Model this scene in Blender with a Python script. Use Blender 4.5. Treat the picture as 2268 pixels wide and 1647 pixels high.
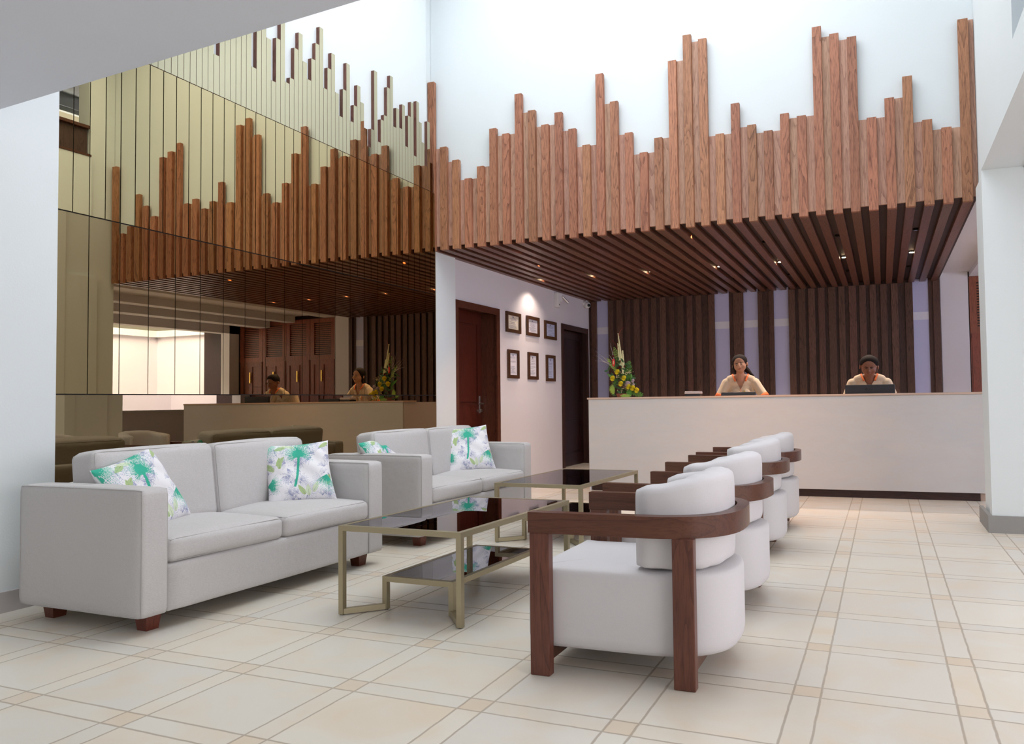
import bpy, bmesh, math, random
from mathutils import Vector, Matrix, Euler
R = math.radians
random.seed(7)
S = bpy.context.scene
C = S.collection
for o in list(bpy.data.objects):
    bpy.data.objects.remove(o)

# ------------------------------------------------------------------ camera, exposure
def cam_axes(yaw, pitch, roll):
    f = Vector((-math.sin(yaw)*math.cos(pitch), math.cos(yaw)*math.cos(pitch), math.sin(pitch)))
    r = Vector((math.cos(yaw), math.sin(yaw), 0)); u = r.cross(f)
    return r*math.cos(roll)+u*math.sin(roll), -r*math.sin(roll)+u*math.cos(roll), f
cd = bpy.data.cameras.new('camera'); cam = bpy.data.objects.new('camera', cd); C.objects.link(cam)
r_, u_, f_ = cam_axes(.3520, .0368, -.0138)
m3 = Matrix((r_, u_, -f_)).transposed()
cam.matrix_world = Matrix.Translation((0, 0, 1.08)) @ m3.to_4x4()
cd.sensor_fit = 'HORIZONTAL'; cd.sensor_width = 36.0
cd.lens = 1705/2268*36.0
cd.shift_x = -(1330-1134)/2268
cd.clip_start = .05; cd.clip_end = 200
S.camera = cam
S.view_settings.view_transform = 'Standard'
S.view_settings.look = 'None'
S.view_settings.gamma = 1
S.view_settings.use_curve_mapping = False
S.view_settings.exposure = 0.22

# ------------------------------------------------------------------ world and large lights
w = bpy.data.worlds.new('sky'); S.world = w; w.use_nodes = True
bg = w.node_tree.nodes['Background']
bg.inputs[0].default_value = (0.92, 0.95, 1.0, 1); bg.inputs[1].default_value = 1.0

def area(name, loc, rot, sx, sy, power, col):
    l = bpy.data.lights.new(name, 'AREA'); l.shape = 'RECTANGLE'; l.size = sx; l.size_y = sy
    l.energy = power; l.color = col
    o = bpy.data.objects.new(name, l); C.objects.link(o); o.location = loc; o.rotation_euler = rot
    return o
area('skylight', (-2.0, 5.1, 6.35), (0, 0, 0), 4.6, 4.2, 165, (0.93, 0.97, 1.0))
area('rear_fill', (-1.6, -3.6, 1.7), (R(90), 0, 0), 6.0, 2.2, 20, (1.0, 0.97, 0.94))  # added fill behind the camera; there is no entrance in the rear wall
area('right_fill', (4.6, 1.0, 1.8), (0, R(90), 0), 2.4, 7.0, 135, (1.0, 0.96, 0.94))  # added fill from the unseen right side, outside an invented opening
area('patio_daylight', (5.4, 9.6, 4.6), (0, R(-15), 0), 2.5, 5.5, 1500, (0.74, 0.80, 1.0))

# ------------------------------------------------------------------ materials
def mat(name, col=(.8, .8, .8), rough=.5, metal=0, spec=.5, emit=None, estr=0, sheen=0, coat=0):
    m = bpy.data.materials.new(name); m.use_nodes = True
    b = m.node_tree.nodes['Principled BSDF']
    b.inputs['Base Color'].default_value = (*col, 1); b.inputs['Roughness'].default_value = rough
    b.inputs['Metallic'].default_value = metal; b.inputs['Specular IOR Level'].default_value = spec
    b.inputs['Sheen Weight'].default_value = sheen; b.inputs['Coat Weight'].default_value = coat
    if emit:
        b.inputs['Emission Color'].default_value = (*emit, 1); b.inputs['Emission Strength'].default_value = estr
    return m
class N:
    def __init__(s, m):
        s.t = m.node_tree; s.b = s.t.nodes['Principled BSDF']
    def n(s, typ, **kw):
        x = s.t.nodes.new(typ)
        for k, v in kw.items():
            if k.startswith('i_'):
                key = k[2:]; key = int(key) if key.isdigit() else key
                x.inputs[key].default_value = v
            else: setattr(x, k, v)
        return x
    def l(s, a, b): s.t.links.new(a, b)
    def math(s, op, a, b=None, c=None):
        x = s.t.nodes.new('ShaderNodeMath'); x.operation = op
        for i, v in enumerate((a, b, c)):
            if v is None: continue
            if isinstance(v, (int, float)): x.inputs[i].default_value = v
            else: s.l(v, x.inputs[i])
        return x.outputs[0]
    def mix(s, fac, a, b, mode='MIX'):
        x = s.t.nodes.new('ShaderNodeMix'); x.data_type = 'RGBA'; x.blend_type = mode
        for sock, v in ((x.inputs[0], fac), (x.inputs[6], a), (x.inputs[7], b)):
            if isinstance(v, (int, float)): sock.default_value = v
            elif isinstance(v, tuple): sock.default_value = (*v, 1)
            else: s.l(v, sock)
        return x.outputs[2]

def wall_mat(name, col, var=.03, rough=.7):
    m = mat(name, col, rough, spec=.3); g = N(m)
    tc = g.n('ShaderNodeTexCoord'); no = g.n('ShaderNodeTexNoise', i_Scale=1.2, i_Detail=3.0)
    g.l(tc.outputs['Object'], no.inputs['Vector'])
    dark = tuple(c*(1-var*2) for c in col)
    g.l(g.mix(no.outputs[0], col, dark), g.b.inputs['Base Color'])
    n2 = g.n('ShaderNodeTexNoise', i_Scale=90.0, i_Detail=2.0); g.l(tc.outputs['Object'], n2.inputs['Vector'])
    bp = g.n('ShaderNodeBump', i_Strength=.04, i_Distance=.01); g.l(n2.outputs[0], bp.inputs['Height'])
    g.l(bp.outputs[0], g.b.inputs['Normal'])
    return m

def wood_mat(name, axis, c1, c2, cd_, rough=.45, spec=.4, vary=.35, grain=1.0):
    m = mat(name, c1, rough, spec=spec); g = N(m)
    tc = g.n('ShaderNodeTexCoord'); oi = g.n('ShaderNodeObjectInfo')
    sc = [1, 1, 1]; sc['xyz'.index(axis)] = .09
    mp = g.n('ShaderNodeMapping'); mp.inputs['Scale'].default_value = sc
    off = g.n('ShaderNodeCombineXYZ')
    for i in range(3): g.l(g.math('MULTIPLY', oi.outputs['Random'], 17.0+9*i), off.inputs[i])
    ad = g.n('ShaderNodeVectorMath', operation='ADD')
    g.l(tc.outputs['Object'], mp.inputs['Vector']); g.l(mp.outputs[0], ad.inputs[0]); g.l(off.outputs[0], ad.inputs[1])
    v = ad.outputs[0]
    n1 = g.n('ShaderNodeTexNoise', i_Scale=7.0, i_Detail=2.0, i_Distortion=.6); g.l(v, n1.inputs['Vector'])
    rings = g.math('FRACT', g.math('MULTIPLY', n1.outputs[0], 17.0*grain))
    rings = g.math('POWER', rings, 4.0)
    n2 = g.n('ShaderNodeTexNoise', i_Scale=150.0, i_Detail=3.0); g.l(v, n2.inputs['Vector'])
    n3 = g.n('ShaderNodeTexNoise', i_Scale=4.0, i_Detail=1.0); g.l(v, n3.inputs['Vector'])
    base = g.mix(n3.outputs[0], c1, c2)
    base = g.mix(g.math('MULTIPLY', g.math('MULTIPLY', rings, g.math('ADD', n2.outputs[0], .35)), .8), base, cd_)
    fm = g.n('ShaderNodeMapRange'); g.l(n2.outputs[0], fm.inputs[0]); fm.inputs[1].default_value = .46; fm.inputs[2].default_value = .72; fm.inputs[4].default_value = .55
    fine = fm.outputs[0]
    base = g.mix(fine, base, cd_)
    hs = g.n('ShaderNodeHueSaturation'); g.l(base, hs.inputs['Color'])
    g.l(g.math('ADD', g.math('MULTIPLY', oi.outputs['Random'], vary), 1-vary/2), hs.inputs['Value'])
    g.l(g.math('ADD', g.math('MULTIPLY', g.math('FRACT', g.math('MULTIPLY', oi.outputs['Random'], 13.7)), .014), .494), hs.inputs['Hue'])
    g.l(hs.outputs[0], g.b.inputs['Base Color'])
    bp = g.n('ShaderNodeBump', i_Strength=.15, i_Distance=.002); g.l(n2.outputs[0], bp.inputs['Height'])
    g.l(bp.outputs[0], g.b.inputs['Normal'])
    return m

def fabric_mat(name, col, dark=.88, scale=260.0, bump=.25):
    m = mat(name, col, .92, spec=.15, sheen=.15); g = N(m)
    tc = g.n('ShaderNodeTexCoord')
    mp = g.n('ShaderNodeMapping'); mp.inputs['Scale'].default_value = (1, .35, 1); g.l(tc.outputs['Object'], mp.inputs[0])
    n1 = g.n('ShaderNodeTexNoise', i_Scale=scale, i_Detail=2.0); g.l(mp.outputs[0], n1.inputs['Vector'])
    n2 = g.n('ShaderNodeTexNoise', i_Scale=3.0, i_Detail=3.0); g.l(tc.outputs['Object'], n2.inputs['Vector'])
    d = tuple(c*dark for c in col)
    c1 = g.mix(n1.outputs[0], d, col); c2 = g.mix(g.math('MULTIPLY', n2.outputs[0], .35), c1, d)
    g.l(c2, g.b.inputs['Base Color'])
    n3 = g.n('ShaderNodeTexNoise', i_Scale=9.0, i_Detail=2.0); g.l(tc.outputs['Object'], n3.inputs['Vector'])
    h = g.math('ADD', g.math('MULTIPLY', n1.outputs[0], .12), n3.outputs[0])
    bp = g.n('ShaderNodeBump', i_Strength=bump, i_Distance=.02); g.l(h, bp.inputs['Height']); g.l(bp.outputs[0], g.b.inputs['Normal'])
    return m

M = {}
M['wall'] = wall_mat('white_plaster', (.74, .785, .80))
M['wall_side'] = wall_mat('white_side_plaster', (.72, .70, .745))
M['soffit'] = wall_mat('soffit_paint', (.76, .80, .88))
M['panel'] = wall_mat('lavender_glass_panel', (.56, .58, .86), rough=.35)
M['reflection_band'] = wall_mat('painted_reflection_band', (.76, .78, .92), rough=.3)
M['skirting'] = wall_mat('grey_skirting', (.30, .29, .28))
M['beige_skirting'] = wall_mat('beige_skirting', (.46, .43, .42))
M['slat'] = wood_mat('slat_wood', 'z', (.47, .205, .115), (.34, .14, .078), (.09, .03, .016), rough=.5)
M['recess'] = wood_mat('recessed_board_wood', 'z', (.60, .36, .26), (.50, .28, .19), (.26, .12, .08), rough=.55, vary=.18, grain=.6)
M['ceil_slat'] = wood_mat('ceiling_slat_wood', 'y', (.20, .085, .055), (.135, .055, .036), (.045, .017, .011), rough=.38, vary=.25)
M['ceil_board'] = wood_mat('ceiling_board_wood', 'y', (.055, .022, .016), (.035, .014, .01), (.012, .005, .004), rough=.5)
M['wall_slat'] = wood_mat('wall_slat_wood', 'z', (.155, .074, .052), (.108, .050, .036), (.03, .014, .011), rough=.5, vary=.5)
M['wall_board'] = wood_mat('wall_board_wood', 'z', (.10, .047, .038), (.07, .033, .027), (.02, .01, .009), rough=.5, vary=.4)
M['chair_wood_x'] = wood_mat('walnut_rail', 'x', (.135, .050, .027), (.095, .034, .019), (.055, .019, .011), rough=.3, vary=.1, grain=.35)
M['chair_wood_z'] = wood_mat('walnut_leg', 'z', (.165, .062, .036), (.12, .044, .026), (.06, .021, .013), rough=.35, vary=.1, grain=.8)
M['door_wood'] = wood_mat('mahogany', 'z', (.115, .022, .012), (.08, .015, .008), (.03, .006, .004), rough=.3, vary=.05)
M['frame_wood'] = wood_mat('mahogany_frame', 'z', (.13, .038, .02), (.09, .026, .014), (.035, .01, .006), rough=.35, vary=.05)
M['dark_door'] = wood_mat('dark_mahogany', 'z', (.035, .010, .008), (.022, .007, .006), (.01, .003, .003), rough=.3, vary=.05)
M['ward_wood'] = wood_mat('wardrobe_wood', 'z', (.33, .10, .05), (.25, .07, .04), (.11, .03, .02), rough=.35, vary=.2)
M['picture_wood'] = wood_mat('picture_frame_wood', 'z', (.10, .042, .018), (.07, .03, .014), (.03, .012, .006), rough=.4, vary=.1)
M['foot_wood'] = wood_mat('sofa_foot_wood', 'z', (.16, .035, .02), (.11, .024, .014), (.05, .01, .007), rough=.35, vary=.1)
M['sofa'] = fabric_mat('grey_linen', (.63, .605, .60), dark=.74)
M['chair_fabric'] = fabric_mat('white_upholstery', (.66, .635, .65), dark=.93, bump=.12)
M['piping'] = fabric_mat('linen_piping', (.52, .50, .49), dark=.85)
M['gold'] = mat('champagne_metal', (.42, .36, .235), .36, .65)
M['steel'] = mat('brushed_steel', (.6, .6, .6), .3, 1)
M['brass'] = mat('brass', (.8, .55, .12), .3, 1)
M['black'] = mat('black_plastic', (.018, .019, .028), .45)
M['blackgloss'] = mat('black_gloss', (.02, .02, .022), .2)
M['logo'] = mat('logo_print', (.006, .006, .008), .5)
M['silver'] = mat('silver_plastic', (.55, .5, .5), .4, .3)
M['white_plastic'] = mat('white_plastic', (.78, .78, .8), .4)
M['lamp_on'] = mat('lamp_glow', (1, .9, .7), .5, emit=(1.0, .72, .42), estr=30)
M['lamp_ring'] = mat('lamp_ring', (.03, .025, .02), .35, .6)
M['plinth'] = wood_mat('plinth_wood', 'x', (.05, .02, .017), (.035, .014, .012), (.012, .005, .004), rough=.4)
M['counter_edge'] = mat('counter_edge_wood', (.62, .45, .36), .4)
M['paper'] = mat('paper', (.74, .73, .80), .6)
M['cream_paper'] = mat('cream_paper', (.80, .74, .62), .6)
M['blue_paper'] = mat('blue_tinted_paper', (.50, .55, .76), .6)
M['print'] = mat('print', (.16, .16, .24), .7)
M['gap'] = mat('mirror_backing', (.012, .008, .006), .6)
M['edge_tan'] = mat('mirror_edge', (.20, .14, .08), .4)
M['outdoor_wall'] = wall_mat('patio_plaster', (.76, .72, .80))
M['outdoor_floor'] = wall_mat('patio_paving', (.6, .55, .5))
M['canvas'] = mat('cream_canvas', (.75, .62, .48), .8)

def mirror_mat(name, col):
    m = bpy.data.materials.new(name); m.use_nodes = True; t = m.node_tree
    b = t.nodes['Principled BSDF']; b.inputs['Base Color'].default_value = (*col, 1)
    b.inputs['Metallic'].default_value = 1; b.inputs['Roughness'].default_value = .004
    b.inputs['Specular IOR Level'].default_value = .5
    return m
M['mirror_low'] = mirror_mat('bronze_mirror_dimmed', (.31, .24, .145))  # one glass below the strips; reflection brightness painted in by tier tint
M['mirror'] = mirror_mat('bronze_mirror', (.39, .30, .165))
M['mirror_high'] = mirror_mat('bronze_mirror_brightened', (.56, .46, .265))
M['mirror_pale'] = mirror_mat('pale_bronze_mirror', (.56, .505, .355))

def smoked():
    m = bpy.data.materials.new('smoked_glass'); m.use_nodes = True; t = m.node_tree
    for n in list(t.nodes): t.nodes.remove(n)
    out = t.nodes.new('ShaderNodeOutputMaterial'); mx = t.nodes.new('ShaderNodeMixShader')
    fr = t.nodes.new('ShaderNodeFresnel'); fr.inputs[0].default_value = 1.9
    tr = t.nodes.new('ShaderNodeBsdfTransparent'); tr.inputs[0].default_value = (.16, .125, .12, 1)
    gl = t.nodes.new('ShaderNodeBsdfGlossy'); gl.inputs['Roughness'].default_value = .01
    gl.inputs[0].default_value = (.85, .82, .84, 1)
    t.links.new(fr.outputs[0], mx.inputs[0]); t.links.new(tr.outputs[0], mx.inputs[1]); t.links.new(gl.outputs[0], mx.inputs[2])
    t.links.new(mx.outputs[0], out.inputs[0]); return m
M['smoked'] = smoked()

def marble():
    m = mat('pale_marble', (.70, .67, .655), .35, spec=.4); g = N(m)
    tc = g.n('ShaderNodeTexCoord'); mp = g.n('ShaderNodeMapping'); mp.inputs['Scale'].default_value = (.6, 1, 2.4)
    mp.inputs['Rotation'].default_value = (0, .12, 0)
    g.l(tc.outputs['Object'], mp.inputs[0])
    n = g.n('ShaderNodeTexNoise', i_Scale=2.2, i_Detail=6.0, i_Distortion=1.2); g.l(mp.outputs[0], n.inputs['Vector'])
    c1 = g.mix(n.outputs[0], (.68, .635, .61), (.58, .575, .60))
    w_ = g.n('ShaderNodeTexNoise', i_Scale=5.0, i_Detail=5.0, i_Distortion=2.0); g.l(mp.outputs[0], w_.inputs['Vector'])
    v = g.math('POWER', g.math('SUBTRACT', 1.0, g.math('ABSOLUTE', g.math('MULTIPLY', g.math('SUBTRACT', w_.outputs[0], .5), 6.0))), 6.0)
    v = g.math('MAXIMUM', v, 0.0)
    g.l(g.mix(g.math('MULTIPLY', v, .2), c1, (.66, .55, .45)), g.b.inputs['Base Color'])
    return m
M['marble'] = marble()

def floor_mat():
    m = mat('beige_floor_tile', (.75, .7, .63), .32, spec=.45); g = N(m)
    geo = g.n('ShaderNodeNewGeometry'); sp = g.n('ShaderNodeSeparateXYZ'); g.l(geo.outputs['Position'], sp.inputs[0])
    x, y = sp.outputs[0], sp.outputs[1]
    yy = g.math('ADD', y, g.math('MULTIPLY', g.math('SUBTRACT', x, .3), .035))
    nz = g.n('ShaderNodeTexNoise', i_Scale=14.0, i_Detail=2.0); g.l(geo.outputs['Position'], nz.inputs['Vector'])
    wob = g.math('MULTIPLY', g.math('SUBTRACT', nz.outputs[0], .5), .006)
    def axis(c, x0, per, nar):
        u = g.math('DIVIDE', g.math('ADD', g.math('SUBTRACT', c, x0), wob), per)
        k = g.math('FLOOR', u); f = g.math('FRACT', u)
        isn = g.math('LESS_THAN', f, nar/per)
        d1 = g.math('MULTIPLY', g.math('MINIMUM', f, g.math('SUBTRACT', 1.0, f)), per)
        d2 = g.math('MULTIPLY', g.math('ABSOLUTE', g.math('SUBTRACT', f, nar/per)), per)
        return k, isn, g.math('MINIMUM', d1, d2)
    kx, nx, dx = axis(x, .2115, .552, .098)
    ky, ny, dy = axis(yy, 2.886, .5335, .100)
    cb = g.n('ShaderNodeCombineXYZ')
    g.l(g.math('ADD', g.math('MULTIPLY', kx, 2.0), nx), cb.inputs[0]); g.l(g.math('ADD', g.math('MULTIPLY', ky, 2.0), ny), cb.inputs[1])
    wn = g.n('ShaderNodeTexWhiteNoise', noise_dimensions='2D'); g.l(cb.outputs[0], wn.inputs['Vector'])
    both = g.math('MULTIPLY', nx, ny)
    n1 = g.n('ShaderNodeTexNoise', i_Scale=3.2, i_Detail=5.0, i_Distortion=.8)
    ofs = g.n('ShaderNodeVectorMath', operation='ADD'); g.l(geo.outputs['Position'], ofs.inputs[0])
    sc_ = g.n('ShaderNodeVectorMath', operation='SCALE'); g.l(wn.outputs['Color'], sc_.inputs[0]); sc_.inputs['Scale'].default_value = 5.0
    g.l(sc_.outputs[0], ofs.inputs[1]); g.l(ofs.outputs[0], n1.inputs['Vector'])
    blotch = g.n('ShaderNodeMapRange'); g.l(n1.outputs[0], blotch.inputs[0]); blotch.inputs[1].default_value = .42; blotch.inputs[2].default_value = .75
    base = g.mix(wn.outputs['Value'], (.69, .655, .59), (.74, .69, .60))
    base = g.mix(g.math('MULTIPLY', blotch.outputs[0], .65), base, (.72, .585, .43))
    base = g.mix(g.math('MULTIPLY', both, .45), base, (.66, .51, .36))
    dmin = g.math('MINIMUM', dx, dy)
    grout = g.n('ShaderNodeMapRange'); g.l(dmin, grout.inputs[0])
    grout.inputs[1].default_value = .0026; grout.inputs[2].default_value = .0060; grout.inputs[3].default_value = 1.0; grout.inputs[4].default_value = 0.0
    base = g.mix(g.math('MULTIPLY', grout.outputs[0], .68), base, (.30, .235, .175))
    g.l(base, g.b.inputs['Base Color'])
    g.l(g.math('ADD', g.math('MULTIPLY', grout.outputs[0], .4), .30), g.b.inputs['Roughness'])
    n4 = g.n('ShaderNodeTexNoise', i_Scale=9.0, i_Detail=4.0); g.l(geo.outputs['Position'], n4.inputs['Vector'])
    h = g.math('SUBTRACT', g.math('MULTIPLY', n4.outputs[0], .35), grout.outputs[0])
    bp = g.n('ShaderNodeBump', i_Strength=.25, i_Distance=.004); g.l(h, bp.inputs['Height']); g.l(bp.outputs[0], g.b.inputs['Normal'])
    return m
M['floor'] = floor_mat()

# ------------------------------------------------------------------ geometry helpers
def BM(): return bmesh.new()
def box(bm, x0, x1, y0, y1, z0, z1, mi=0):
    vs = [bm.verts.new((x, y, z)) for x in (x0, x1) for y in (y0, y1) for z in (z0, z1)]
    for q in ((0, 1, 3, 2), (4, 6, 7, 5), (0, 4, 5, 1), (2, 3, 7, 6), (0, 2, 6, 4), (1, 5, 7, 3)):
        f = bm.faces.new([vs[i] for i in q]); f.material_index = mi
    return bm
def cyl(bm, p0, p1, r0, r1=None, n=16, cap=True, mi=0):
    p0 = Vector(p0); p1 = Vector(p1); r1 = r0 if r1 is None else r1
    d = (p1-p0).normalized(); a = d.orthogonal().normalized(); b = d.cross(a)
    A = [bm.verts.new(p0+(a*math.cos(t)+b*math.sin(t))*r0) for t in [2*math.pi*i/n for i in range(n)]]
    B = [bm.verts.new(p1+(a*math.cos(t)+b*math.sin(t))*r1) for t in [2*math.pi*i/n for i in range(n)]]
    for i in range(n):
        f = bm.faces.new((A[i], A[(i+1) % n], B[(i+1) % n], B[i])); f.material_index = mi
    if cap:
        f = bm.faces.new(A[::-1]); f.material_index = mi; f = bm.faces.new(B); f.material_index = mi
    return bm
def tube(bm, pts, radii, n=8, mi=0):
    pts = [Vector(p) for p in pts]
    if isinstance(radii, (int, float)): radii = [radii]*len(pts)
    rings = []; a = None
    for i, p in enumerate(pts):
        d = (pts[min(i+1, len(pts)-1)]-pts[max(i-1, 0)]).normalized()
        a = d.orthogonal().normalized() if a is None else (a-d*a.dot(d)).normalized()
        b = d.cross(a)
        rings.append([bm.verts.new(p+(a*math.cos(2*math.pi*k/n)+b*math.sin(2*math.pi*k/n))*radii[i]) for k in range(n)])
    for A, B in zip(rings, rings[1:]):
        for k in range(n):
            f = bm.faces.new((A[k], A[(k+1) % n], B[(k+1) % n], B[k])); f.material_index = mi
    bm.faces.new(rings[0][::-1]).material_index = mi; bm.faces.new(rings[-1]).material_index = mi
    return bm
def ball(bm, c, r, seg=16, mi=0):
    r = (r, r, r) if isinstance(r, (int, float)) else r
    res = bmesh.ops.create_uvsphere(bm, u_segments=seg, v_segments=max(6, seg*2//3), radius=1)
    for v in res['verts']: v.co = Vector((v.co.x*r[0]+c[0], v.co.y*r[1]+c[1], v.co.z*r[2]+c[2]))
    return bm
def softbox(bm, c, d, r=.04, puff=(0, 0, 0), n=14, wob=0.0, seed=0, rot=None):
    """rounded, puffed cushion block: c centre, d full size"""
    h = Vector(d)/2; res = bmesh.ops.create_cube(bm, size=2.0); vs = res['verts']
    es = list({e for v in vs for e in v.link_edges})
    bmesh.ops.subdivide_edges(bm, edges=es, cuts=n, use_grid_fill=True)
    allv = list(bm.verts)
    rnd = random.Random(seed); ph = [rnd.random()*6 for _ in range(6)]
    for v in allv:
        u = v.co.copy()
        u = Vector([math.copysign(min(1, abs(q))**.8 if abs(q) < 1 else 1, q) for q in u])
        p = Vector((u.x*h.x, u.y*h.y, u.z*h.z))
        inner = Vector([max(-(h[i]-r), min(h[i]-r, p[i])) for i in range(3)])
        dd = p-inner
        if dd.length > 1e-9:
            p = inner+dd.normalized()*r
        for i in range(3):
            j, k = (i+1) % 3, (i+2) % 3
            if abs(u[i]) > .999 or True:
                p[i] += math.copysign(1, u[i])*puff[i]*abs(u[i])**3*(1-u[j]**2)*(1-u[k]**2)
        if wob:
            p += Vector((math.sin(p.y*9+ph[0])*math.sin(p.z*11+ph[1]), math.sin(p.x*8+ph[2])*math.sin(p.z*10+ph[3]), math.sin(p.x*9+ph[4])*math.sin(p.y*7+ph[5])))*wob
        if rot: p = rot @ p
        v.co = p+Vector(c)
    return bm
def seam(bm, c, d, r, puff, axis, rot=None, rad=.0022, sides=(-1, 1), n=16):
    h = Vector(d)/2; j, k = (axis+1) % 3, (axis+2) % 3
    for s_ in sides:
        per = [(-1+2*t/n, -1) for t in range(n)]+[(1, -1+2*t/n) for t in range(n)]+[(1-2*t/n, 1) for t in range(n)]+[(-1, 1-2*t/n) for t in range(n)]
        pts = []
        for a_, b_ in per+per[:1]:
            u = Vector((0, 0, 0)); u[axis] = s_; u[j] = a_; u[k] = b_
            q = Vector([u[i]*h[i] for i in range(3)])
            inner = Vector([max(-(h[i]-r), min(h[i]-r, q[i])) for i in range(3)])
            dd = q-inner; q = inner+dd.normalized()*(r+.0004)
            if rot: q = rot @ q
            pts.append(q+Vector(c))
        tube(bm, pts, rad, 5)
    return bm
def bevel(bm, w=.004, seg=2):
    bmesh.ops.bevel(bm, geom=[e for e in bm.edges], offset=w, segments=seg, profile=.5, affect='EDGES', clamp_overlap=True)
    return bm
def obj(name, bm, m=None, parent=None, smooth=False, world=False, recalc=True):
    if recalc: bmesh.ops.recalc_face_normals(bm, faces=bm.faces)
    if parent is not None and world:
        bmesh.ops.transform(bm, matrix=parent.matrix_basis.inverted(), verts=bm.verts)
    me = bpy.data.meshes.new(name)
    if smooth is True:
        for f in bm.faces: f.smooth = True
    bm.to_mesh(me); bm.free()
    for x in (m if isinstance(m, (list, tuple)) else [m]):
        if x: me.materials.append(x)
    if smooth == 'auto':
        for p in me.polygons: p.use_smooth = True
        me.set_sharp_from_angle(angle=R(38))
    o = bpy.data.objects.new(name, me); C.objects.link(o)
    if parent is not None: o.parent = parent
    return o
def setp(o, label, cat, group=None):
    o['label'] = label; o['category'] = cat
    if group: o['group'] = group
    o['kind'] = 'thing'
    return o
def thing(name, label, cat, loc=(0, 0, 0), rotz=0, group=None):
    o = bpy.data.objects.new(name, None); o.empty_display_size = .1; C.objects.link(o)
    o.location = loc; o.rotation_euler = (0, 0, rotz)
    o.matrix_basis = Matrix.Translation(loc) @ Matrix.Rotation(rotz, 4, 'Z')
    return setp(o, label, cat, group)
def struct(name, bm, m, parent=None, **kw):
    o = obj(name, bm, m, parent, **kw)
    if parent is None: o['kind'] = 'structure'
    return o
def kids(o): return [c for c in bpy.data.objects if c.parent is o]
def dup(root, loc, rotz=0, label=None, group=None):
    def cp(o, par):
        c = o.copy(); C.objects.link(c)
        if par is not None:
            c.parent = par
            pass
        for k in kids(o): cp(k, c)
        return c
    r = cp(root, None); r.location = loc; r.rotation_euler = (0, 0, rotz)
    if label: r['label'] = label
    if group: r['group'] = group
    return r

# ------------------------------------------------------------------ the room
XM = -4.76           # mirror face
YF = 7.55            # front of the slatted canopy
ZC = 2.815           # underside of slats
YB = 12.65           # wall behind reception
XR = .775            # left face of the right hand column and beam
struct('floor', box(BM(), -6.2, 9, -5, 16, -.1, 0), M['floor'])
b = BM()
box(b, -5.2, -4.41, -5, 3.035, 0, 6.6); struct('wall_left', b, M['wall'])
b = BM()
box(b, -5.4, -4.80, 3.035, 7.44, 0, 6.6); box(b, -5.4, -4.86, 7.44, 7.62, 2.9, 6.6)
struct('wall_left_void', b, M['wall'])
b = BM(); box(b, -5.4, -4.80, 7.44, 8.05, 0, 2.95)
struct('wall_left_pier', b, M['wall'])
DX = -4.84
d1 = (8.07, 9.23); d2 = (11.36, 12.54); ZD = 2.325
b = BM()
for y0, y1 in ((8.05, d1[0]), (d1[1], d2[0]), (d2[1], YB+.3)): box(b, -5.4, DX, y0, y1, 0, 2.95)
for d in (d1, d2):
    box(b, -5.4, DX, d[0], d[1], ZD, 2.95); box(b, -5.6, -5.4, d[0], d[1], 0, ZD)
struct('wall_left_corridor', b, M['wall_side'])
b = BM(); box(b, -5.2, 4.1, -5.1, -4.9, 0, 3.0); struct('wall_rear_blocker', b, M['wall'])  # unseen wall, added to cut the sky light from behind
# walls above the canopy and behind reception
b = BM(); box(b, -5.4, 1.08, 7.625, 7.9, 2.93, 6.6); struct('wall_back_upper', b, M['wall'])
b = BM(); box(b, -5.0, 1.22, YB, YB+.3, 0, 3.0); box(b, .84, 1.22, YB-.02, YB, 0, 2.95); struct('wall_back', b, M['wall_side'])
# ceilings
b = BM()
e0 = (-4.41, 2.598); sl = -.0882
v = [(-5.2, e0[1]-sl*.79), (1.3, e0[1]+sl*5.71), (1.3, -5), (-5.2, -5)]
lo = [b.verts.new((x, y, 2.6)) for x, y in v]; hi = [b.verts.new((x, y, 6.6)) for x, y in v]
b.faces.new(lo); b.faces.new(hi)
for i in range(4): b.faces.new((lo[i], lo[(i+1) % 4], hi[(i+1) % 4], hi[i]))
struct('ceiling_soffit', b, M['soffit'])
b = BM(); box(b, -5.4, .74, 2.0, 2.85, 6.4, 6.6); box(b, -5.4, 1.3, 7.3, 7.9, 6.4, 6.6); box(b, -5.4, -4.4, 2.85, 7.3, 6.4, 6.6); box(b, .3, 5.5, 2.0, 7.9, 6.4, 6.6)
struct('ceiling_void', b, M['wall'])
b = BM(); box(b, .87, 5.0, 7.205, YB+.31, 2.93, 3.095); box(b, 1.24, 1.5, 7.36, YB, 2.855, 2.93); box(b, 2.3, 2.55, 7.36, YB, 2.80, 2.93); box(b, 3.0, 3.3, 7.36, YB, 2.72, 2.93)
box(b, 1.08, 5.0, -5, 7.2, 2.86, 3.1)
struct('ceiling_side', b, M['wall_side'])
# right hand wall of the void, with the beam and two upper openings
b = BM(); X2 = 1.077; ZB = 2.872
ys = [(1.9, 3.3), (5.1, 5.6), (7.36, 7.62)]
box(b, XR, X2, 1.9, 6.9, ZB, 3.2)
box(b, XR, X2, 1.9, 3.3, 3.2, 6.4)
box(b, XR, X2, 3.3, 5.1, 4.3, 6.4)
box(b, XR, X2, 5.1, 5.6, 3.2, 6.4)
box(b, XR, X2, 5.6, 6.9, 3.2, 4.47); box(b, XR, X2, 5.6, 6.9, 6.15, 6.4)
box(b, .845, X2, 6.9, 7.62, ZB, 6.4)
struct('wall_right_void', b, M['wall'])
b = BM(); box(b, 1.077, 5.2, 1.9, 10.2, 3.1, 3.2); box(b, 1.077, 3.5, 10.0, 10.2, 3.2, 6.4); box(b, 1.077, 3.5, 1.8, 1.9, 3.1, 6.4); box(b, .845, X2, 7.9, 10.0, 3.2, 6.4)
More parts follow.
